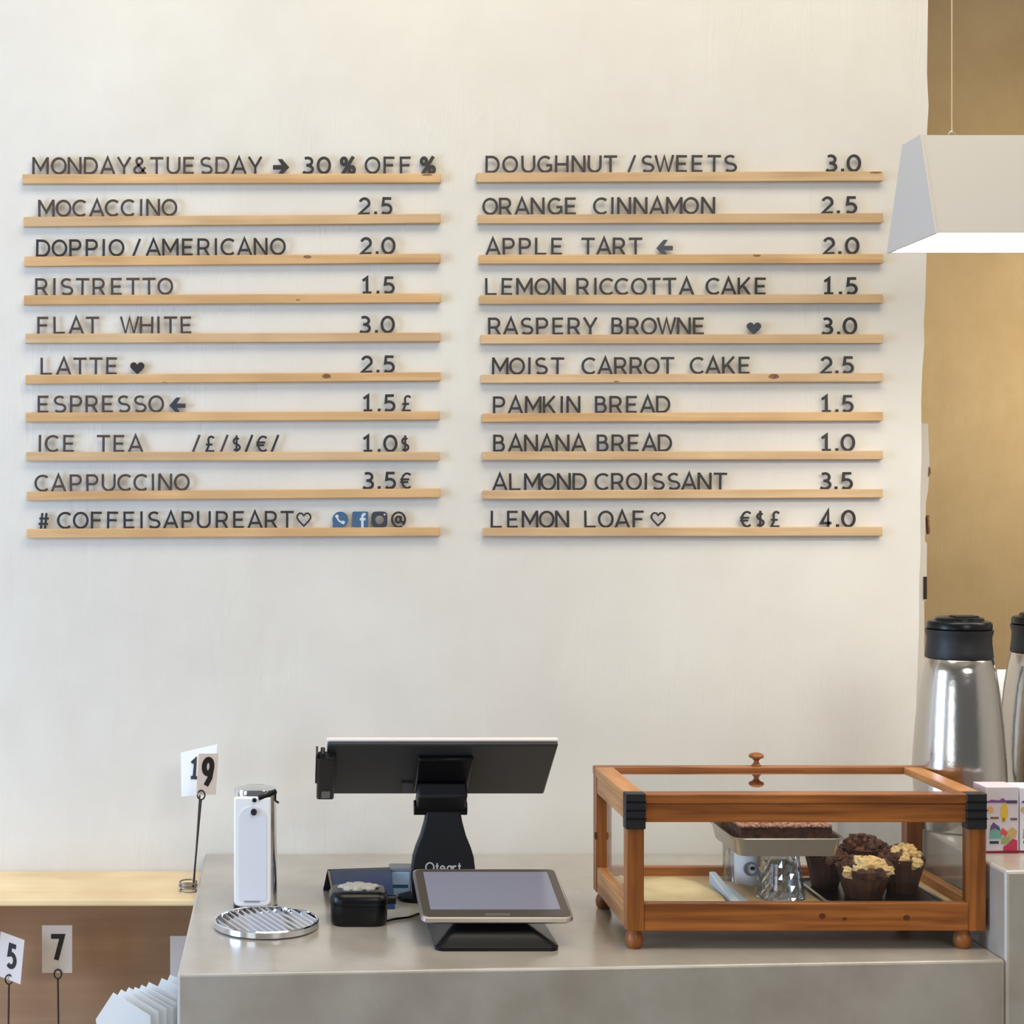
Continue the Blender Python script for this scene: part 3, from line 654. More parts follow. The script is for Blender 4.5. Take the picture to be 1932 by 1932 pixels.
for y in (case_f + .0015, case_b - pw + .0015):
    mk('bottom_rail', MB().box(cx0 + pw, cx1 - pw, y, y + .018, cz0, cz0 + rb), M_pine, dc, bevel=0.0015)
    mk('top_rail', MB().box(cx0 + pw, cx1 - pw, y, y + .018, zl_ - rt, zl_ - .0005), M_pine, dc, bevel=0.0012)
for x in (cx0 + .0015, cx1 - .0015 - .018):
    mk('bottom_rail', MB().box(x, x + .018, case_f + pw, case_b - pw, cz0, cz0 + rb), M_pineY_lit, dc, bevel=0.0015)
    mk('top_rail', MB().box(x, x + .018, case_f + pw, case_b - pw, zl_ - rt, zl_ - .0005), M_pineY_lit, dc, bevel=0.0012)
# side / front / back panes
mk('front_pane', MB().box(cx0 + pw, cx1 - pw, case_f + .010, case_f + .0125, cz0 + rb, zl_ - rt), M_pane, dc)
for x in (cx0 + .010, cx1 - .0125):
    mk('side_pane', MB().box(x, x + .0025, case_f + pw, case_b - pw, cz0 + rb, zl_ - rt), M_pane, dc)
# lid
ld = mk('lid', MB().box(cx0 - .001, cx1 + .001, case_f - .001, case_f + pw, zl_, cz1), M_pine, dc, bevel=0.002, label='glazed lid frame')
mk('lid_rail', MB().box(cx0 - .001, cx1 + .001, case_b - pw + .006, case_b + .001, zl_, cz1), M_pine, ld, bevel=0.002)
for x0_, x1_ in ((cx0 - .001, cx0 + pw + .004), (cx1 - pw - .004, cx1 + .001)):
    mk('lid_rail', MB().box(x0_, x1_, case_f + pw, case_b - pw + .006, zl_, cz1 - .0003), M_pineY_lit, ld, bevel=0.0015)
mk('lid_pane', MB().box(cx0 + pw, cx1 - pw, case_f + pw - .002, case_b - pw + .008, cz1 - .0095, cz1 - .007), M_lidpane, ld)
kx, ky = 0.8665, case_b - .011
kn = mk('knob', MB().lathe([(.0085, 0), (.0092, .0012), (.0075, .003), (.0048, .0065), (.0046, .010), (.0075, .0135), (.0132, .016), (.0140, .0192), (.0120, .0222), (.006, .0245)], kx, ky, cz1, 28), M_pineZ, ld, smooth=True)
# black corner straps over the front edges
for x in (cx0 - .0028, cx1 - pw - .0045):
    st = mk('corner_strap', MB().box(x, x + .0335, case_f - .003, case_f + .02, zl_ - .042, cz1 + .0008), M_blkm, dc, bevel=0.0012)
    for k in range(3):
        z = cz1 - .014 - k * .014
        mk('strap_ridge', MB().box(x - .0004, x + .0339, case_f - .0045, case_f + .002, z, z + .0022), M_blk, st)
# bun feet
for x in (cx0 + .016, cx1 - .032):
    for y in (case_f + .018, case_b - .018):
        mk('foot', MB().lathe([(.0105, 0), (.0140, .005), (.0152, .013), (.0140, .021), (.0110, .026), (.0118, cz0 - ZT)], x, y, ZT, 24), M_pineZ, dc, smooth=True)
for kx_, kz_ in ((1552, 1729), (1594, 1734), (1711, 1732)):
    p = [(PX(kx_, case_f) + (.0045 if kx_ != 1594 else .003) * cos(a) * 1.3, PZ(kz_, case_f) + (.0048 if kx_ != 1594 else .003) * sin(a)) for a in [2 * pi * i / 12 for i in range(12)]]
    mk('knot', MB().prism(p, case_f + .0013, case_f + .003), M_knotd, dc, fix=True)

mk('knot', MB().prism([(PX(1124.5, case_b - pw) + .0028 * cos(a), PZ(1577, case_b - pw) + .0075 * sin(a)) for a in [2 * pi * i / 12 for i in range(12)]], case_b - pw - .0003, case_b - pw + .001), M_knotd, dc, fix=True)
# contents: baking paper, plastic divider, cups, pan with brownie, black tray with muffins
g0 = fl
mb = MB(); nx, ny = 14, 8; vs = []; fs = []
X0_, X1_, Y0_, Y1_ = 0.605, 0.745, 3.235 * K + .005, 3.43 * K
for j in range(ny + 1):
    for i in range(nx + 1):
        u, v = i / nx, j / ny
        lift = .003 + .0035 * (1 + sin(7 * u + 3 * v)) * (.3 + v) + .010 * max(0, v - .8) * 5 * (1 - u)
        vs.append((X0_ + (X1_ - X0_) * u + .006 * sin(5 * v), Y0_ + (Y1_ - Y0_) * v - .01 * u, g0 + .001 + lift * .8))
for j in range(ny):
    for i in range(nx):
        a = j * (nx + 1) + i; fs.append((a, a + 1, a + nx + 2, a + nx + 1))
o = mk('baking_paper', mb.add(vs, fs), M_kraft, smooth=True, label='crumpled cream baking paper lying at the left inside the display case', cat='paper')
sm = o.modifiers.new('solid', 'SOLIDIFY'); sm.thickness = .0008
tb = thing('plastic_tray', 'narrow pale blue plastic tray lying front to back inside the case', 'tray', (.785, 2.85, g0))
xa, xb, ya_, yb_ = .7555, .7905, 3.235 * K, 3.41 * K
mk('tray_floor', MB().box(xa, xb, ya_, yb_, g0, g0 + .003), M_icew, tb)
mk('raised_rim', MB().hexa([(xa, ya_, g0 + .003), (xa + .016, ya_, g0 + .003), (xa + .016, yb_, g0 + .003), (xa, yb_, g0 + .003)],
   [(xa, ya_, g0 + .008), (xa + .014, ya_, g0 + .010), (xa + .012, yb_, g0 + .026), (xa, yb_, g0 + .026)]), M_icew, tb, bevel=.002)

# white ceramic cup with a ring mark
cxx, cyy = PX(1413, 3.43 * K), 3.43 * K
cup = thing('ceramic_cup', 'small white ceramic cup with a ring mark, propping the baking pan', 'cup', (cxx, cyy, g0))
mk('body', MB().lathe([(.0235, 0), (.0255, .004), (.0265, .050), (.0260, .076), (.0235, .0765), (.0235, .01)], cxx, cyy, g0, 32), M_ceram, cup, smooth=True)
rm = MB(); zc_ = g0 + .032
ribbon(rm, [(cxx - .004 + .011 * cos(a), zc_ + .011 * sin(a)) for a in [2 * pi * i / 20 for i in range(20)]], .0035, cyy - .0275, cyy - .0225, True)
mk('ring_mark', rm, mat('mark_grey', rgb(150, 150, 152), .5), cup)
mk('dot_mark', MB().blob(cxx - .001, cyy - .0262, zc_ + .001, .0045, .002, .0035, 0, 10, 6), M_ink, cup, smooth=True)
# cut crystal tumbler, upside down
gx, gy = PX(1472, 3.31 * K), 3.31 * K
tum = thing('crystal_tumbler', 'faceted clear crystal tumbler standing under the baking pan', 'glass', (gx, gy, g0))
def fac(a, j): return 1.0 + .045 * (1 if int(round(a / (2 * pi) * 32)) % 2 == 0 else -1) * (1 if j % 2 else -1)
mk('outer_wall', MB().lathe([(.0400, .001), (.0405, .008), (.0385, .018), (.0375, .028), (.0355, .038), (.0345, .048), (.0325, .058), (.0315, .070), (.0300, .0775)], gx, gy, g0, 32, fac), M_crys, tum)
mk('inner_wall', MB().lathe([(.034, .002), (.031, .03), (.028, .062), (.010, .066)], gx, gy, g0, 16), M_crys, tum, smooth=True)
mk('rim', MB().tube([(gx + .0395 * cos(a), gy + .0395 * sin(a), g0 + .002) for a in [2 * pi * i / 24 for i in range(25)]], .002, 6), M_chrome, tum, smooth=True)
sp = thing('small_tumbler', 'small clear glass behind the white cup under the pan', 'glass', (PX(1373, 3.45 * K), 3.46 * K, g0))
mk('outer_wall', MB().lathe([(.012, 0), (.0125, .01), (.0125, .076)], PX(1376, 3.46 * K), 3.46 * K, g0, 20), M_crys, sp, smooth=True)

# sheet pan
pz = g0 + .0785
px0, px1, py0, py1 = .7665, .9560, 3.262 * K, 3.475 * K
pan = thing('baking_pan', 'silver aluminium baking pan propped up in the upper part of the display case', 'pan', ((px0 + px1) / 2, (py0 + py1) / 2, pz))
ph = .030
def rr(x0, x1, y0, y1, r, n=5):
    o = []
    for cx_, cy_, a0 in ((x1 - r, y1 - r, 0), (x0 + r, y1 - r, 90), (x0 + r, y0 + r, 180), (x1 - r, y0 + r, 270)):
        o += [(cx_ + r * cos(radians(a0 + 90 * i / n)), cy_ + r * sin(radians(a0 + 90 * i / n))) for i in range(n + 1)]
    return o
def loft(mb, rings, cap0=True, cap1=False):
    n = len(rings[0][0]); vs = []; fs = []
    for p, z in rings: vs += [(x, y, z) for x, y in p]
    for j in range(len(rings) - 1):
        for i in range(n):
            k = (i + 1) % n; fs.append((j * n + i, j * n + k, (j + 1) * n + k, (j + 1) * n + i))
    if cap0: fs.append(tuple(reversed(range(n))))
    if cap1: fs.append(tuple(range((len(rings) - 1) * n, len(rings) * n)))
    return mb.add(vs, fs)
loftp = loft(MB(), [(rr(px0 + .010, px1 - .010, py0 + .008, py1 - .008, .014), pz), (rr(px0 + .003, px1 - .003, py0 + .003, py1 - .003, .018), pz + ph),
     (rr(px0 - .002, px1 + .002, py0 - .002, py1 + .002, .021), pz + ph + .001), (rr(px0 - .002, px1 + .002, py0 - .002, py1 + .002, .021), pz + ph - .001),
     (rr(px0 + .001, px1 - .001, py0 + .001, py1 - .001, .020), pz + ph - .0015)])
# inner skin
loft(loftp, [(rr(px0 + .0035, px1 - .0035, py0 + .0035, py1 - .0035, .018), pz + ph + .001), (rr(px0 + .011, px1 - .011, py0 + .009, py1 - .009, .014), pz + .0018)], False, True)
mk('pan_body', loftp, M_alu, pan, smooth=True)
mk('rim', MB().tube([(x, y, pz + ph + .0008) for x, y in rr(px0 - .001, px1 + .001, py0 - .001, py1 + .001, .02, 6)] + [(px1 + .001, py1 - .021, pz + ph + .0008)], .0017, 8), M_alu, pan, smooth=True)
bx0, bx1, by0, by1 = px0 + .018, px1 - .013, py0 + .028, py1 - .025
bw = thing('brownie_slab', 'dark chocolate brownie slab with pink crumb topping in the pan', 'cake', ((bx0 + bx1) / 2, (by0 + by1) / 2, pz + .0018))
mk('slab', MB().box(bx0, bx1, by0, by1, pz + .0018, pz + .046), M_choc, bw, bevel=.002)
rnd = random.Random(3)
cr = MB()
for i in range(26):
    x = bx0 + .003 + (bx1 - bx0 - .006) * i / 25
    cr.blob(x, by0 + .001, pz + .0475, .0046, .004, .0032, .25, 6, 4, i)
    for q in range(5):
        cr.blob(x + rnd.uniform(-.002, .002), by0 + .012 + q * .02 + rnd.uniform(-.004, .004), pz + .0475, .006, .008, .0032, .25, 6, 4, i * 7 + q)
mk('crumb_topping', cr, M_pink, bw, kind='stuff')
mk('chocolate_truffle', MB().blob(PX(1584, 3.44 * K), 3.44 * K, pz + .031 + .010, .0095, .0095, .010, .06, 12, 8, 2), M_choc, smooth=True,
   label='small dark chocolate ball at the right back corner of the baking pan', cat='sweet')

# black tray
tx0, tx1, ty0, ty1 = .922, 1.121, 3.243 * K, 3.45 * K
tr2 = thing('black_tray', 'flat black tray with a thin silver rim under the chocolate muffins', 'tray', ((tx0 + tx1) / 2, (ty0 + ty1) / 2, g0))
mk('tray_floor', loft(MB(), [(rr(tx0, tx1, ty0, ty1, .012), g0), (rr(tx0, tx1, ty0, ty1, .012), g0 + .003)], True, True), M_blk, tr2, smooth=True)
mk('rim', MB().tube([(x, y, g0 + .0052) for x, y in rr(tx0 - .001, tx1 + .001, ty0 - .001, ty1 + .001, .012, 6)] + [(tx1 + .001, ty1 - .013, g0 + .0052)], .0023, 8), M_silver, tr2, smooth=True)
# second dark sheet under the tumbler
def muffin(x, y, r, h, label, cream, seed, zb=None):
    zb = (g0 + .003) if zb is None else zb
    t = thing('chocolate_muffin', label, 'muffin', (x, y, zb), 'chocolate muffins on the black tray')
    n = 36
    def wob(a, j): return 1.0 + (.018 + .012 * (j > 1)) * (1 if int(round(a / (2 * pi) * 36)) % 2 else -1) + (.05 * sin(4 * a + seed) if j > 1 else 0)
    mk('wrapper', MB().lathe([(r * .66, 0), (r * .80, h * .30), (r * .92, h * .60), (r * 1.04, h * .86), (r * .98, h * .87), (r * .82, h * .5)], x, y, zb, n, wob), M_wrap, t, smooth=False)
    c = MB(); rnd = random.Random(seed)
    c.blob(x, y, zb + h * .76, r * .86, r * .86, h * .26, .08, 16, 8, seed)
    for k in range(26):
        a = rnd.uniform(0, 2 * pi); q = rnd.uniform(.1, 1.0)
        c.blob(x + r * q * cos(a), y + r * q * sin(a), zb + h * (1.0 - .22 * q * q), r * .27, r * .27, h * .17, .28, 8, 5, seed * 31 + k)
    mk('crumb', c, M_choc, t, smooth=True)
    if cream:
        d = MB()
        for k in range(cream):
            a = rnd.uniform(-2.6, -.4); q = rnd.uniform(.25, .95)
            d.blob(x + r * q * cos(a), y + r * q * sin(a), zb + h * (1.03 - .30 * q * q) + rnd.uniform(0, .004), r * rnd.uniform(.17, .30), r * .24, h * rnd.uniform(.10, .18), .3, 7, 5, seed * 57 + k)
        mk('cream_topping', d, M_crumb, t, smooth=False)
muffin(1.000, 2.846, .0455, .060, 'front chocolate muffin with a broad cream crumb topping', 34, 5)
muffin(1.080, 2.884, .037, .070, 'right chocolate muffin with cream crumbs, at the tray edge', 20, 9)
muffin(0.958, 2.922, .034, .064, 'left chocolate muffin in a dark wrapper beside the tumbler', 0, 12)
muffin(1.033, 2.944, .038, .076, 'back chocolate muffin, tallest of the four, behind the cream-topped ones', 0, 21)

# ------------------------------------------------------------------ airpots and things on the raised end
def airpot(x, y, s, label):
    t = thing('vacuum_jug', label, 'vacuum jug', (x, y, ZB), 'steel vacuum jugs on the raised end')
    mk('steel_body', MB().lathe([(.078, 0), (.0835, .003), (.0845, .02), (.0838, .06), (.0815, .12), (.0765, .19), (.0700, .25), (.0640, .29), (.0590, .312), (.0570, .314)], x, y, ZB, 64), M_steel, t, smooth=True)
    mk('collar', MB().lathe([(.0590, .314), (.0598, .316), (.0585, .326), (.0570, .340), (.0566, .352), (.0590, .362), (.0595, .366), (.055, .3665)], x, y, ZB, 56), M_blkm, t, smooth=True)
    ld_ = mk('pour_lid', MB().lathe([(.0560, .3672), (.0575, .369), (.0572, .378), (.0545, .3815), (.0440, .383), (.0425, .3875), (.040, .389)], x, y, ZB, 56), M_blk, t, smooth=True)
    mk('thumb_lever', MB().box(x - .014, x + .030, y - .018, y + .012, ZB + .389, ZB + .392), M_blkm, ld_, bevel=.001)
    h = []
    for k in range(13):
        a = radians(-80 + 160 * k / 12)
        h.append((x - .3 * 0, y + .075 + .05 * cos(a), ZB + .19 + .135 * sin(a)))
    mk('handle', MB().tube(h, .010, 10), M_blkm, t, smooth=True)
ya1 = 3.53 * K
airpot(PX(1809.5, ya1), ya1, 1, 'tall steel vacuum jug with black lid behind the display case')
ya2 = 3.66 * K
airpot(PX(1969, ya2) , ya2, 1, 'steel vacuum jug cut off by the right edge of the photo')
# white folded menu card standing between the jugs
wy = 3.80 * K
wc = MB(); za, zb_ = ZB, PZ(1268, wy)
wx0, wx1 = PX(1880, wy), PX(1925, wy)
wc.hexa([(wx0, wy, za), (wx1, wy, za), (wx1, wy + .002, za), (wx0, wy + .002, za)], [(wx0 + .0235, wy + .05, zb_), (wx1, wy + .05, zb_), (wx1, wy + .052, zb_), (wx0 + .0235, wy + .052, zb_)])
mk('white_card', wc, M_paper, label='tall white card leaning between the two steel jugs', cat='card')

# tea boxes
def tea_box(x0, x1, y, d, z1, label, seed, light):
    t = thing('tea_box', label, 'box', ((x0 + x1) / 2, y + d / 2, ZB), 'printed boxes on the raised end')
    mk('carton', MB().box(x0, x1, y, y + d, ZB, z1), mat('carton_print', rgb(*light), .6, noise=.06, scale=30), t, bevel=.001)
    w = x1 - x0; h = z1 - ZB; rnd = random.Random(seed)
    def patch(nm, pts, col, k):
        mk(nm, MB().prism([(x0 + u * w, ZB + v * h) for u, v in pts], y - .0004 - .0001 * k, y + .001), mat(nm + '_ink', rgb(*col), .6, noise=.12, scale=90), t, fix=True)
    patch('title_strip', [(.05, .765), (.93, .765), (.93, .79), (.60, .80), (.50, .835), (.40, .80), (.15, .81), (.05, .79)], (118, 74, 140), 1)
    patch('title_strip', [(.62, .755), (.95, .755), (.95, .80), (.62, .80)], (72, 64, 96), 2)
    patch('sun_print', [(.55 + .12 * cos(a), .62 + .14 * sin(a)) for a in [2 * pi * i / 14 for i in range(14)]], (222, 186, 70), 1)
    patch('sun_print', [(.53 + .05 * cos(a), .51 + .035 * sin(a)) for a in [2 * pi * i / 10 for i in range(10)]], (170, 120, 40), 2)
    patch('flower_print', [(.12 + .10 * cos(a), .66 + .05 * sin(a)) for a in [2 * pi * i / 10 for i in range(10)]], (214, 168, 112), 1)
    patch('word_print', [(.12, .52), (.38, .52), (.38, .55), (.12, .55)], (120, 92, 70), 1)
    patch('word_print', [(.74, .50), (.95, .50), (.95, .535), (.74, .535)], (104, 92, 84), 1)
    patch('hill_print', [(.08, .22), (.45, .22), (.50, .30), (.42, .38), (.22, .42), (.10, .34)], (110, 164, 152), 1)
    patch('hill_print', [(.10, .34), (.26, .38), (.42, .34), (.40, .40), (.22, .47), (.14, .42)], (96, 74, 130), 2)
    patch('hill_print', [(.42, .30), (.60, .26), (.66, .31), (.50, .39)], (214, 78, 84), 3)
    patch('ridge_print', [(.55, .36), (.72, .24), (.90, .22), (.94, .34), (.80, .40), (.66, .34)], (196, 164, 104), 2)
    patch('meadow_print', [(.45, .14), (.74, .14), (.74, .24), (.56, .27), (.46, .22)], (150, 160, 100), 1)
    patch('word_print', [(.10, .145), (.38, .145), (.38, .185), (.10, .185)], (34, 60, 58), 2)
    patch('berry_print', [(.52, .045), (.95, .04), (.95, .20), (.80, .22), (.66, .14), (.52, .10)], (182, 48, 80), 3)
    patch('base_strip', [(.0, .005), (1.0, .0), (1.0, .045), (.0, .035)], (126, 20, 42), 4)
tyy = 3.267 * K
tea_box(PX(1861, tyy), PX(1922, tyy), tyy, .055, PZ(1485, tyy), 'cream carton with a colourful picture print, beside the display case', 1, (208, 198, 206))
tea_box(PX(1926, tyy), PX(1926, tyy) + .062, tyy + .004, .055, PZ(1487, tyy), 'pale carton cut off by the photo edge beside the picture carton', 2, (226, 226, 238))

# ------------------------------------------------------------------ till: monitor on its stand
from mathutils import Vector
def basis_box(mb, O, U, V, Nn, u0, u1, v0, v1, n0, n1):
    P = lambda u, v, n: tuple(O + U * u + V * v + Nn * n)
    mb.hexa([P(u0, v0, n0), P(u1, v0, n0), P(u1, v1, n0), P(u0, v1, n0)], [P(u0, v0, n1), P(u1, v0, n1), P(u1, v1, n1), P(u0, v1, n1)])
    return mb
yt, yb2 = 3.44 * K, 3.635 * K
zt_, zb2 = ZC - 458 * 3.44 / 3600, ZC - 550.5 * 3.635 / 3600
mxl, mxr = (622 - 540) * 3.44 / 3600, (1058 - 540) * 3.44 / 3600
mid = Vector(((mxl + mxr) / 2 - .004, (yt + yb2) / 2, (zt_ + zb2) / 2))
U = Vector((1, 0, 0)); V = (Vector((0, yt, zt_)) - Vector((0, yb2, zb2))); Hm = V.length / 2; V.normalize(); Nn = U.cross(V); # points towards the camera side
if Nn.y > 0: Nn = -Nn
hw = (mxr - mxl) / 2
till = thing('till_monitor', 'black touch-screen till seen from behind on a flared stand', 'monitor', (mid.x, mid.y, ZT))
Nn_out = Nn
mk('back_shell', basis_box(MB(), mid, U, V, Nn_out, -hw, hw, -Hm, Hm, -.008, 0), M_dgrey, till, bevel=.004, segs=3, fix=True)
mk('screen_bezel', basis_box(MB(), mid, U, V, Nn_out, -hw - .001, hw + .001, -Hm - .001, Hm + .001, -.0165, -.0082), mat('rim_highlight', rgb(226, 216, 212), .35), till, bevel=.003, segs=3, fix=True, label='front rim in its highlight tone')  # pale colour paints in the highlight along the rim's top edge
mk('screen', basis_box(MB(), mid, U, V, Nn_out, -hw + .014, hw - .014, -Hm + .014, Hm - .014, -.0175, -.0163), M_blk, till, fix=True)
mcx = PX(836, mid.y) - mid.x
mt = mk('mount_plate', basis_box(MB(), mid, U, V, Nn_out, mcx - .050, mcx + .050, -.075, .062, 0, .010), M_blk, till, bevel=.003, fix=True)
mk('hinge_block', basis_box(MB(), mid, U, V, Nn_out, mcx - .046, mcx + .046, -Hm - .004, -.030, .010, .040), M_blkm, till, bevel=.004, fix=True)
hy = mid + V * (-Hm + .010) + Nn_out * .032
mk('hinge_barrel', MB().prism_x([(hy.y + .014 * cos(a), hy.z + .014 * sin(a)) for a in [2 * pi * i / 20 for i in range(20)]], mid.x + mcx - .050, mid.x + mcx + .050), M_blk, till, smooth=True, fix=True)
mk('port_cover', basis_box(MB(), mid, U, V, Nn_out, mcx - .072, mcx - .054, -Hm + .006, -Hm + .055, 0, .0012), mat('port_grey', rgb(86, 84, 90), .6), till, fix=True)
mk('port_slot', basis_box(MB(), mid, U, V, Nn_out, mcx - .075, mcx - .053, -.052, -.046, 0, .0018), M_ink, till, fix=True)
# neck: outline in XZ leaning slightly, from the hinge to the foot
yn_ = hy.y
def nz_(py): return PZ(py, yn_)
nk = [(-.0325, 1500), (-.0325, 1530), (-.036, 1550), (-.043, 1575), (-.052, 1597), (-.0575, 1615), (-.060, 1635), (-.0605, 1660), (-.058, 1685), (-.052, 1704)]
xm = PX(836, yn_)
out = [(xm + a, nz_(b)) for a, b in nk if nz_(b) > ZT + .006] + [(xm - a * .99, nz_(b)) for a, b in reversed(nk) if nz_(b) > ZT + .006]
mk('stand_neck', MB().prism(out, yn_ - .012, yn_ + .014), M_blkm, till, bevel=.004, segs=3, fix=True)
zf = max(min(z for x, z in out), ZT)
mk('stand_foot', loft(MB(), [(rr(xm - .085, xm + .085, yn_ - .045, yn_ + .10, .03), ZT), (rr(xm - .085, xm + .085, yn_ - .045, yn_ + .10, .03), ZT + .008), (rr(xm - .052, xm + .052, yn_ - .014, yn_ + .05, .02), ZT + .016)], True, True), M_blk, till, smooth=True)
GL['q'] = (.86, O_(.86) + [[(.52, .28), (.86, -.02)]])
GL['t'] = (.34, [[(.15, .9), (.15, .07), (.34, .07)], [(0, .62), (.32, .62)]])
GL['e'] = (.52, [[(.02, .34), (.50, .34)] + arc(.26, .34, .24, .28, 5, 310, 12)])
GL['a'] = (.50, [('c', arc(.24, .34, .22, .28, 0, 360, 14)[:-1]), [(.48, .66), (.48, .03)]])
GL['r'] = (.32, [[(0, .03), (0, .66)], [(0, .44), (.12, .60), (.32, .62)]])
lg = MB(); s_ = .0195
for chh, xx in (('q', 811), ('t', 825), ('e', 835), ('a', 848), ('r', 858), ('t', 867)):
    glyph(lg, chh, PX(xx, yn_ - .012), PZ(1646, yn_ - .012), s_, .0026, yn_ - .0127, yn_ - .0115)
mk('logo', lg, mat('logo_pale', rgb(214, 208, 206), .5), till, label='pale wordmark on the stand')
# card reader at the left edge
cr_ = mk('card_reader', basis_box(MB(), mid, U, V, Nn_out, -hw - .017, -hw + .016, -Hm + .004, Hm - .030, -.004, .014), M_blkm, till, bevel=.004, segs=3, fix=True)
mk('swipe_lip', basis_box(MB(), mid, U, V, Nn_out, -hw - .0205, -hw - .0165, -.03, Hm - .012, -.004, .012), M_blk, cr_, fix=True)
mk('swipe_arm', basis_box(MB(), mid, U, V, Nn_out, -hw - .012, -hw - .004, Hm - .032, Hm - .014, -.004, .012), M_blk, cr_, bevel=.002, fix=True)
mk('sticker', basis_box(MB(), mid, U, V, Nn_out, -hw - .008, -hw + .008, -Hm + .014, -Hm + .042, .014, .0146), mat('sticker_grey', rgb(150, 152, 150), .5), cr_, fix=True)

# ------------------------------------------------------------------ customer display
byf = 3.172 * K
dsp = thing('customer_display', 'tilted customer tablet with a grey blank screen on a black base', 'tablet', (.351, 2.80, ZT))
bxl, bxr = (822 - 540) * 3.172 / 3600, (1055 - 540) * 3.172 / 3600
by_b = 3.40 * K
bmid = (bxl + bxr) / 2
mk('base', loft(MB(), [(rr(bxl, bxr, byf, by_b, .014), ZT), (rr(bxl - .001, bxr + .001, byf - .001, by_b, .015), ZT + .006), (rr(bxl + .003, bxr - .003, byf + .003, by_b - .003, .013), ZT + .009),
     (rr(bxl + .035, bxr - .045, byf + .045, by_b - .02, .012), ZT + .034), (rr(bxl + .040, bxr - .050, byf + .055, by_b - .03, .010), ZT + .052)], True, True), M_blk, dsp, smooth=True)
Tb, Tt = 3.195, 3.418
Pb = Vector((0, Tb * K, ZC - (1732 - 948) * Tb / 3600)); Pt = Vector((0, Tt * K, ZC - (1639 - 948) * Tt / 3600))
V2 = Pt - Pb; H2 = V2.length; V2.normalize()
xl = ((797 - 540) * Tb + (776 - 540) * Tt) / 2 / 3600; xr_ = ((1084 - 540) * Tb + (1048 - 540) * Tt) / 2 / 3600
O2 = Vector(((xl + xr_) / 2, 0, 0)) + (Pb + Pt) / 2
N2 = U.cross(V2)
if N2.z < 0: N2 = -N2
w2 = (xr_ - xl) / 2; h2 = H2 / 2
def tab_ring(w, h, r, n): return [tuple(O2 + U * a + V2 * b + N2 * n) for a, b in rr(-w, w, -h, h, r)]
def loft3(mb, rings, c0=True, c1=True):
    n = len(rings[0]); vs = [p for r in rings for p in r]; fs = []
    for j in range(len(rings) - 1):
        for i in range(n):
            k = (i + 1) % n; fs.append((j * n + i, j * n + k, (j + 1) * n + k, (j + 1) * n + i))
    if c0: fs.append(tuple(reversed(range(n))))
    if c1: fs.append(tuple(range((len(rings) - 1) * n, len(rings) * n)))
    return mb.add(vs, fs)
bd = mk('silver_shell', loft3(MB(), [tab_ring(w2 - .006, h2 - .006, .010, -.013), tab_ring(w2, h2, .014, -.008), tab_ring(w2, h2, .014, -.001), tab_ring(w2 - .002, h2 - .002, .012, 0)]), M_silver, dsp, smooth=True, fix=True)
mk('bezel', loft3(MB(), [tab_ring(w2 - .0035, h2 - .0035, .011, -.001), tab_ring(w2 - .004, h2 - .004, .011, .0006)]), M_bezel, bd, smooth=True, fix=True)
mk('screen', basis_box(MB(), O2, U, V2, N2, -w2 + .018, w2 - .018, -h2 + .030, h2 - .016, .0, .0012), M_screen, bd, fix=True)
mk('button_strip', basis_box(MB(), O2, U, V2, N2, -.020, .022, -h2 + .008, -h2 + .014, .0, .0016), M_silver, bd, fix=True)
# cables
def pcounter(px, py, dz=.003):
    Y = 0.7463 * F / (py - 948); return (PX(px, Y), Y, ZT + dz)
def smooth_path(pts, n=6):
    P = [Vector(p) for p in pts]; out = []
    for i in range(len(P) - 1):
        p0 = P[max(i - 1, 0)]; p1 = P[i]; p2 = P[i + 1]; p3 = P[min(i + 2, len(P) - 1)]
        for k in range(n):
            t = k / n
            out.append(tuple(.5 * ((2 * p1) + (p2 - p0) * t + (2 * p0 - 5 * p1 + 4 * p2 - p3) * t * t + (3 * p1 - p0 - 3 * p2 + p3) * t ** 3)))
    out.append(tuple(P[-1])); return out
mk('power_cable', MB().tube(smooth_path([pcounter(700, 1746), pcounter(725, 1742), pcounter(745, 1737), pcounter(770, 1734), pcounter(792, 1727), pcounter(815, 1728)]), .0021, 8), M_blk, smooth=True,
   label='thin black cable running from the black printer to the customer display', cat='cable')
mk('looped_cable', MB().tube(smooth_path([pcounter(800, 1712), pcounter(785, 1702), pcounter(770, 1694), pcounter(763, 1687), pcounter(768, 1679), pcounter(785, 1674), pcounter(800, 1672)]), .0024, 8), M_blk, smooth=True,
   label='black cable looping out behind the left edge of the customer display', cat='cable')

# ------------------------------------------------------------------ round black receipt printer with grey pad
Yp = 3.36 * K
bxp = [(-.0485, 0), ]
pxc = PX(678, Yp); pr = thing('receipt_printer', 'rounded glossy black counter printer with a crumpled grey top', 'printer', (pxc, Yp + .035, ZT))
def pring(hx, hy, r, z): return (rr(pxc - hx, pxc + hx, Yp + .035 - hy, Yp + .035 + hy, r), ZT + z)
mk('body', loft(MB(), [pring(.046, .040, .022, 0), pring(.0495, .042, .024, .005), pring(.0505, .043, .024, .030), pring(.0505, .043, .024, .036)], True, True), M_blk, pr, smooth=True)
mk('lid', loft(MB(), [pring(.0515, .044, .024, .0368), pring(.0525, .045, .025, .042), pring(.0515, .044, .024, .050), pring(.046, .038, .020, .0575), pring(.040, .032, .018, .0590)], True, True), M_blk, pr, smooth=True)
gp = MB()
for k in range(22):
    a = k * 2.4; q = .9 * math.sqrt((k + .5) / 22)
    gp.blob(pxc + .032 * q * cos(a), Yp + .038 + .024 * q * sin(a), ZT + .0605, .011, .009, .0045, .25, 8, 5, k)
mk('grey_pad', gp, M_grey, pr, smooth=True)
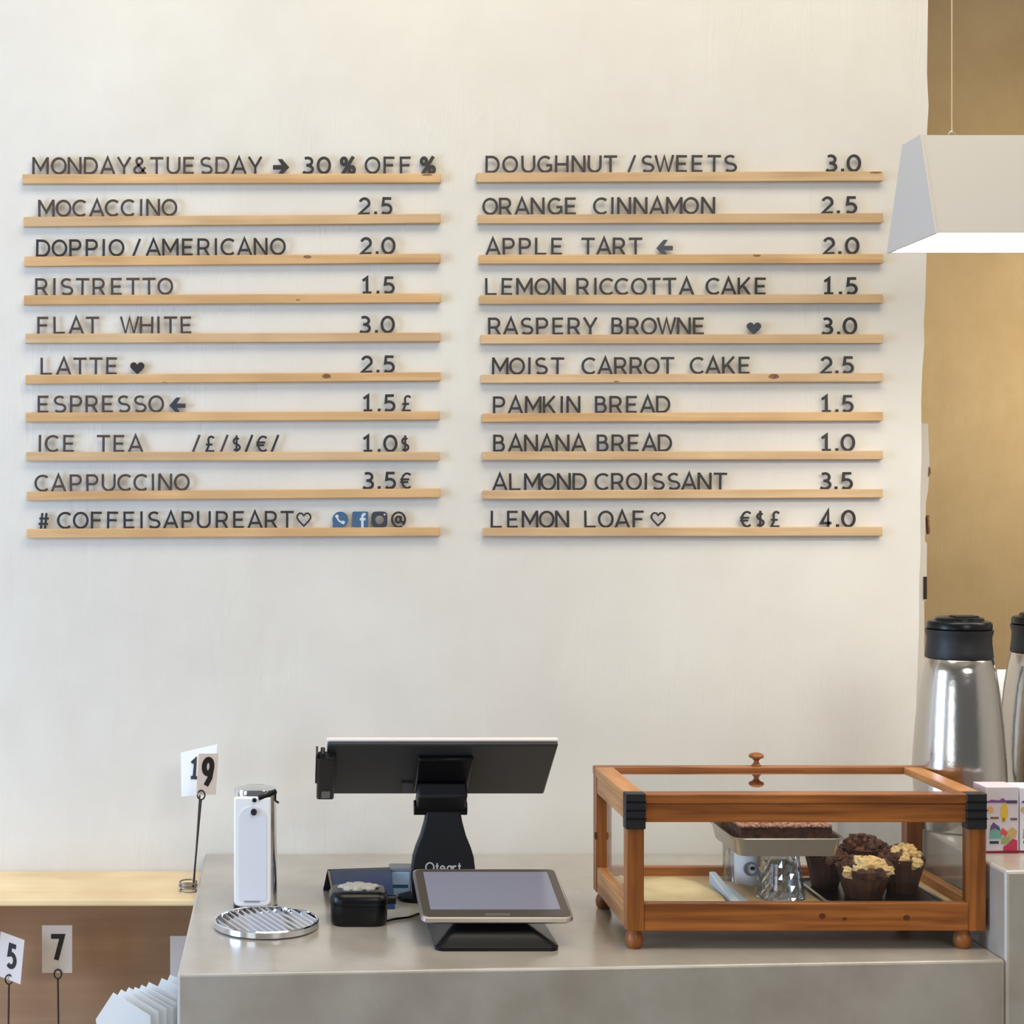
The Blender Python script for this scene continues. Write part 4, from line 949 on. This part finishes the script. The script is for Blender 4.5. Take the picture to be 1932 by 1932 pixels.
mk('side_knob', MB().prism_x([(Yp + .03 + .0085 * cos(a), ZT + .040 + .0085 * sin(a)) for a in [2 * pi * i / 18 for i in range(18)]], pxc + .050, pxc + .066), M_blk, pr, smooth=True, fix=True)
# navy stand behind it
Yn1, Yn0 = 3.60 * K, 3.50 * K
zn1 = PZ(1639, Yn1); zn0 = ZT + .0005
nx0, nx1 = PX(628, Yn1), PX(738, Yn1)
nv = thing('folding_stand', 'navy blue folded table stand behind the black printer', 'stand', ((nx0 + nx1) / 2, Yn1, ZT))
mk('front_panel', MB().hexa([(nx0 + .006, Yn0, zn0), (nx1 + .002, Yn0, zn0), (nx1 + .002, Yn0 + .006, zn0), (nx0 + .006, Yn0 + .006, zn0)],
   [(nx0 - .005, Yn1, zn1 - .004), (nx1, Yn1, zn1), (nx1, Yn1 + .006, zn1), (nx0 - .005, Yn1 + .006, zn1 - .004)]), M_navy, nv, bevel=.001)
mk('back_panel', MB().hexa([(nx0 - .017, Yn1 + .06, zn0), (nx1, Yn1 + .06, zn0), (nx1, Yn1 + .066, zn0), (nx0 - .017, Yn1 + .066, zn0)],
   [(nx0 - .010, Yn1 + .007, zn1 - .004), (nx1, Yn1 + .007, zn1), (nx1, Yn1 + .013, zn1), (nx0 - .010, Yn1 + .013, zn1 - .004)]), M_blkm, nv)
mk('silver_edge', MB().hexa([(nx0 + .001, Yn0 - .001, zn0), (nx0 + .0055, Yn0 - .001, zn0), (nx0 + .0055, Yn0 + .006, zn0), (nx0 + .001, Yn0 + .006, zn0)],
   [(nx0 - .010, Yn1 - .001, zn1 - .005), (nx0 - .0055, Yn1 - .001, zn1 - .005), (nx0 - .0055, Yn1 + .006, zn1 - .005), (nx0 - .010, Yn1 + .006, zn1 - .005)]), M_silver, nv)
Yq = 3.60 * K
pb = thing('pale_blue_box', 'small pale blue plastic box between the navy stand and the till', 'box', (PX(757, Yq), Yq, ZT))
mk('body', MB().box(PX(738, Yq), PX(775, Yq), Yq, Yq + .04, ZT, PZ(1644, Yq)), M_paleblue, pb, bevel=.003)
mk('slot', MB().box(PX(741, Yq), PX(770, Yq), Yq - .0006, Yq + .002, PZ(1675, Yq), PZ(1669, Yq)), mat('slot_teal', rgb(24, 92, 124), .4), pb)
mk('top_cap', MB().box(PX(736, Yq), PX(778, Yq), Yq - .001, Yq + .041, PZ(1644, Yq), PZ(1638, Yq)), mat('cap_grey', rgb(140, 146, 158), .4), pb, bevel=.001)

# ------------------------------------------------------------------ glass rinser style tap: chrome column and ribbed round tray
Yc = 3.357 * K; tcx = PX(502.5, Yc); R = .0925
dt = thing('drip_tray', 'round ribbed chrome drip tray in front of the white tap', 'drip tray', (tcx, Yc, ZT))
mk('tray_wall', MB().lathe([(R - .004, 0), (R, .003), (R, .0125), (R - .002, .0145), (R - .004, .0130), (R - .004, .004)], tcx, Yc, ZT, 72), M_chrome, dt, smooth=True)
mk('tray_floor', MB().lathe([(R - .005, .002), (R - .005, .0045)], tcx, Yc, ZT, 48), mat('tray_dark', rgb(90, 84, 78), .5, metal=.6), dt)
nsl = 14; p = 2 * (R - .006) / nsl
for k in range(nsl):
    u = -(R - .006) + p * (k + .5); hl = math.sqrt(max((R - .006) ** 2 - u * u, 1e-6))
    if hl < .012: continue
    s0 = MB().add([(tcx + u - p * .30, Yc - hl, ZT + .005), (tcx + u, Yc - hl, ZT + .0140), (tcx + u + p * .30, Yc - hl, ZT + .005),
                   (tcx + u - p * .30, Yc + hl, ZT + .005), (tcx + u, Yc + hl, ZT + .0140), (tcx + u + p * .30, Yc + hl, ZT + .005)],
                  [(0, 2, 1), (3, 4, 5), (0, 1, 4, 3), (1, 2, 5, 4), (2, 0, 3, 5)])
    s0.rot(tcx, Yc, radians(22))
    mk('rib', s0, M_steel if k % 1 else M_chrome, dt, fix=True)
Yd = 3.49 * K; dcx = PX(481.5, Yd)
tp = thing('counter_tap', 'upright chrome and white counter tap with a black lever', 'tap', (dcx, Yd + .03, ZT))
def dring(hx, hy, r, z): return (rr(dcx - hx, dcx + hx, Yd + .03 - hy, Yd + .03 + hy, r, 8), ZT + z)
zt3 = PZ(1492, Yd) - ZT
mk('base_ring', loft(MB(), [dring(.0405, .034, .030, 0), dring(.0405, .034, .030, .007)], True, True), M_blk, tp, smooth=True)
mk('column', loft(MB(), [dring(.0400, .033, .028, .0072), dring(.0405, .0335, .028, .02), dring(.0385, .031, .027, zt3 - .012), dring(.0390, .032, .028, zt3 - .004), dring(.0375, .031, .027, zt3), dring(.020, .018, .012, zt3 + .004)], True, True), M_chrome, tp, smooth=True)
def ringp(hw_, z0, z1, r0, r1, n=8):
    o = [(dcx - .0045 + hw_ - r0 + r0 * cos(radians(a)), z0 + r0 + r0 * sin(radians(a))) for a in range(-90, 1, 15)]
    o += [(dcx - .0045 + hw_ - r1 + r1 * cos(radians(a)), z1 - r1 + r1 * sin(radians(a))) for a in range(0, 91, 15)]
    o += [(dcx - .0045 - hw_ + r1 + r1 * cos(radians(a)), z1 - r1 + r1 * sin(radians(a))) for a in range(90, 181, 15)]
    o += [(dcx - .0045 - hw_ + r0 + r0 * cos(radians(a)), z0 + r0 + r0 * sin(radians(a))) for a in range(180, 271, 15)]
    return o
fp = mk('front_plate', MB().prism(ringp(.034, ZT + .009, PZ(1503, Yd), .012, .004), Yd - .0085, Yd + .004), M_white, tp, bevel=.003, segs=3, fix=True)
mk('face_recess', MB().prism(ringp(.0255, ZT + .020, PZ(1520, Yd), .006, .024), Yd - .0092, Yd - .006), mat('face_satin', rgb(226, 226, 232), .3), fp, fix=True)
mk('nozzle', MB().prism([(PX(479, Yd) + .0055 * cos(a), PZ(1530, Yd) + .006 * sin(a)) for a in [2 * pi * i / 14 for i in range(14)]], Yd - .013, Yd - .008), M_ink, fp, fix=True)
mk('word_mark', MB().box(PX(461, Yd), PX(490, Yd), Yd - .0097, Yd - .009, PZ(1700, Yd), PZ(1697.5, Yd)), mat('mark_grey_ink', rgb(140, 140, 150), .5), fp)
zl3 = PZ(1511, Yd)
lv = mk('lever', MB().tube([(PX(488, Yd), Yd - .006, PZ(1506, Yd)), (PX(505, Yd), Yd - .004, PZ(1500, Yd)), (PX(521, Yd), Yd, PZ(1492, Yd))], .0042, 10), M_blk, tp, smooth=True)
mk('lever_tip', MB().tube([(PX(519.5, Yd), Yd, PZ(1492, Yd)), (PX(519, Yd), Yd, PZ(1510, Yd)), (PX(526, Yd), Yd, PZ(1515, Yd))], .0022, 8), M_blk, lv, smooth=True)
mk('pivot', MB().blob(PX(480, Yd), Yd - .009, PZ(1508, Yd), .0042, .0042, .0042, 0, 12, 8), M_blk, tp, smooth=True)

# ------------------------------------------------------------------ low wooden cabinet at the left with number holders and napkins
zsh = ZC - 0.7834; ysf = 3.765 * K
mk('wooden_shelf', MB().box(-2.6, XL - .003, ysf, YW - .001, zsh - .014, zsh), M_shelf, bevel=.004, segs=3, label='pale wooden shelf board running along the wall left of the counter', cat='shelf')
mk('wall_lower', MB().box(-2.6, XL - .003, YW - .016, YW - .001, 0, zsh - .0145), M_panel, kind='structure')
ZS = 0.50
cab = thing('wooden_cabinet', 'low brown wooden cabinet below the shelf, carrying the napkins', 'cabinet', (-1.2, 3.1, 0))
mk('top_board', MB().box(-2.6, XL - .003, 2.76, YW - .017, ZS - .02, ZS), M_shelf, cab)
mk('carcass', MB().box(-2.6, XL - .003, 2.80, YW - .017, 0, ZS - .0205), M_panel, cab)
def spiral_holder(x, y, z0, z_loop, ax, lean, label, ch, cw, chh, card_mat, yaw, tilt, ck, gh, coil=.02, gsx=1.0, covered=0.0, cdx=0.0, base=True):
    """wire stem rising from a coiled base to a small ring that grips a numbered card"""
    t = thing('number_holder', label, 'table number', (x, y, z0), 'table number cards on wire holders')
    xt = x + lean
    r = .0075
    ring = [(xt + r * cos(a), y, z_loop + r * 1.25 * sin(a)) for a in [radians(-90 + 24 * i) for i in range(16)]]
    mk('stem', MB().tube([(x, y, z0 + .004), (x + lean * .5, y, (z0 + z_loop) / 2), (xt, y, z_loop - r * 1.2)], .0019, 8), M_wire, t, smooth=True)
    mk('ring_clip', MB().tube(ring, .0016, 8), M_wire, t, smooth=True)
    if base:
        for k in range(3):
            mk('coil', MB().tube([(x - coil * .55 + coil * cos(a), y + coil * .8 * sin(a), z0 + .002 + k * .0085 + .002 * sin(a)) for a in [radians(20 + 22 * i) for i in range(16)]], .0017, 8), M_coil, t, smooth=True)
    # card
    xc_ = xt + ax; zc0 = z_loop - .008 + ck
    q = MB(); q.box(xc_ - cw / 2, xc_ + cw / 2, y + .002, y + .0028, zc0, zc0 + chh)
    def tl(mbb):
        for i, (X, Y, Z) in enumerate(mbb.v):
            a, b = X - xt, Z - z_loop; mbb.v[i] = (xt + a * cos(tilt) - b * sin(tilt), Y, z_loop + a * sin(tilt) + b * cos(tilt))
        mbb.rot(xt, y, yaw); return mbb
    cd = mk('card', tl(q), card_mat, t)
    g = MB(); glyph(g, ch, xc_ + cdx, zc0 + (chh - gh) * .5 + .004, gh, gh * .19, y + .0012, y + .0022, 0, gsx)
    mk('digit_print', tl(g), M_ink, cd)
    return t
yh = 3.843 * K
spiral_holder(PX(364, yh), yh, zsh, PZ(1500, yh), .012, .0165, 'tall wire holder with a 9 card at the counter end of the shelf', '9', .044, .083, mat('card_grey', rgb(226, 216, 214), .8), radians(28), radians(-4), .008, .058, gsx=.75, coil=.017)
yh2 = 3.90 * K
t1 = thing('number_holder', 'white card with a 1 half hidden behind the 9 card', 'table number', (PX(372, yh2), yh2, zsh), 'table number cards on wire holders')
mk('stem', MB().tube([(PX(366, yh2), yh2, zsh + .003), (PX(377, yh2), yh2, PZ(1500, yh2))], .0016, 8), M_wire, t1, smooth=True)
mk('coil', MB().tube([(PX(355, yh2) + .018 * cos(a), yh2 + .014 * sin(a), zsh + .002) for a in [radians(24 * i) for i in range(15)]], .0017, 8), M_coil, t1, smooth=True)
def quadcard(mb, Y, pts, th): 
    return mb.prism([(PX(a, Y), PZ(b, Y)) for a, b in pts], Y, Y + th)
c1 = mk('card', quadcard(MB(), yh2 + .001, [(342, 1503), (402, 1498), (410, 1404), (341, 1420)], .0008), M_paper, t1, fix=True)
g1 = MB(); glyph(g1, '1', PX(366, yh2), PZ(1470, yh2), .043, .0065, yh2 - .0002, yh2 + .0012, radians(-4), .62)
mk('digit_print', g1, M_slate, c1)

y7 = 3.38
spiral_holder(PX(111, y7), y7, ZS, PZ(1838, y7), -.002, -.004 + .002, 'card numbered 7 on a wire stem in the dark niche', '7', .062, .098, M_card_shaded, radians(0), 0, .010, .052, gsx=.95, cdx=0)
y5 = 3.34
spiral_holder(PX(15, y5), y5, ZS, PZ(1848, y5), -.003, .002, 'card numbered 5 at the left photo edge, turned slightly aside', '5', .066, .092, M_card_shaded, radians(-34), radians(-7), .006, .050, gsx=.7, cdx=.004)
y3 = 3.40
t3 = thing('number_holder', 'blank-looking card edge partly hidden by the counter corner', 'table number', (PX(345, y3), y3, ZS), 'table number cards on wire holders')
mk('stem', MB().tube([(PX(345, y3), y3 + .003, ZS + .002), (PX(345, y3), y3 + .003, PZ(1835, y3))], .0016, 8), M_wire, t3, smooth=True)
mk('card', MB().box(PX(321, y3), PX(321, y3) + .055, y3, y3 + .0008, PZ(1862, y3), PZ(1766, y3)), M_card_shaded, t3)

# napkins
tips = [(215, 1869), (229.7, 1863), (244, 1859), (255.8, 1858.5), (268, 1854.5), (281.8, 1849.5), (293, 1870), (306, 1842), (321.5, 1835.5), (334, 1850)]
nh = thing('napkin_box', 'open wooden box holding the fanned white napkins, below the photo', 'box', (-.27, 2.86, ZS))
mk('box_floor', MB().box(-.36, XL - .010, 2.79, 2.95, ZS, ZS + .005), M_panel, nh)
mk('box_side', MB().box(-.36, -.355, 2.79, 2.95, ZS + .005, ZS + .12), M_panel, nh)
mk('box_side', MB().box(XL - .015, XL - .010, 2.79, 2.95, ZS + .005, ZS + .12), M_panel, nh)
mk('box_front', MB().box(-.355, XL - .015, 2.79, 2.795, ZS + .005, ZS + .12), M_panel, nh)
mk('box_rear', MB().box(-.355, XL - .015, 2.945, 2.95, ZS + .005, ZS + .12), M_panel, nh)
for i, (tx, ty) in enumerate(tips):
    Y = 2.815 + i * .0125
    X, Z = PX(tx, Y), PZ(ty, Y)
    ang = radians(62 + (i - 4) * 1.2)          # direction of the short left edge, below horizontal
    e1 = (-cos(ang), -sin(ang)); e2 = (sin(ang) * 1.0, -cos(ang))
    a = .056 if i == 0 else .060
    lim = XL - .019
    bl = min(.075, (lim - X - 0.0) / e2[0]) if X < lim - .004 else .004
    bl = max(bl, .003)
    P0 = (X, Z); P1 = (X + e1[0] * a, Z + e1[1] * a); P3 = (X + e2[0] * bl, Z + e2[1] * bl)
    zbot = ZS + .007
    P1b = (max(P1[0] + .03, -.352), zbot); P3b = (P3[0] if P3[0] < lim else lim, zbot)
    if P1b[0] >= P3b[0] - .002: P1b = (P3b[0] - .01, zbot)
    pts = [P0, P1, P1b, P3b, P3]
    mb = MB(); mb.prism(pts, Y, Y + .0016)
    # lean the sheet: top tips towards the camera side
    mb.v = [(x, y - (z - zbot) * .10 + .018, z) for x, y, z in mb.v]
    mk('paper_napkin', mb, M_paper, label=('leftmost white paper napkin, front of the fan beside the counter' if i == 0 else f'{ORD[i]} white paper napkin of the fan, counting from its left tip'), cat='napkin', group='white paper napkins fanned beside the counter', fix=True)
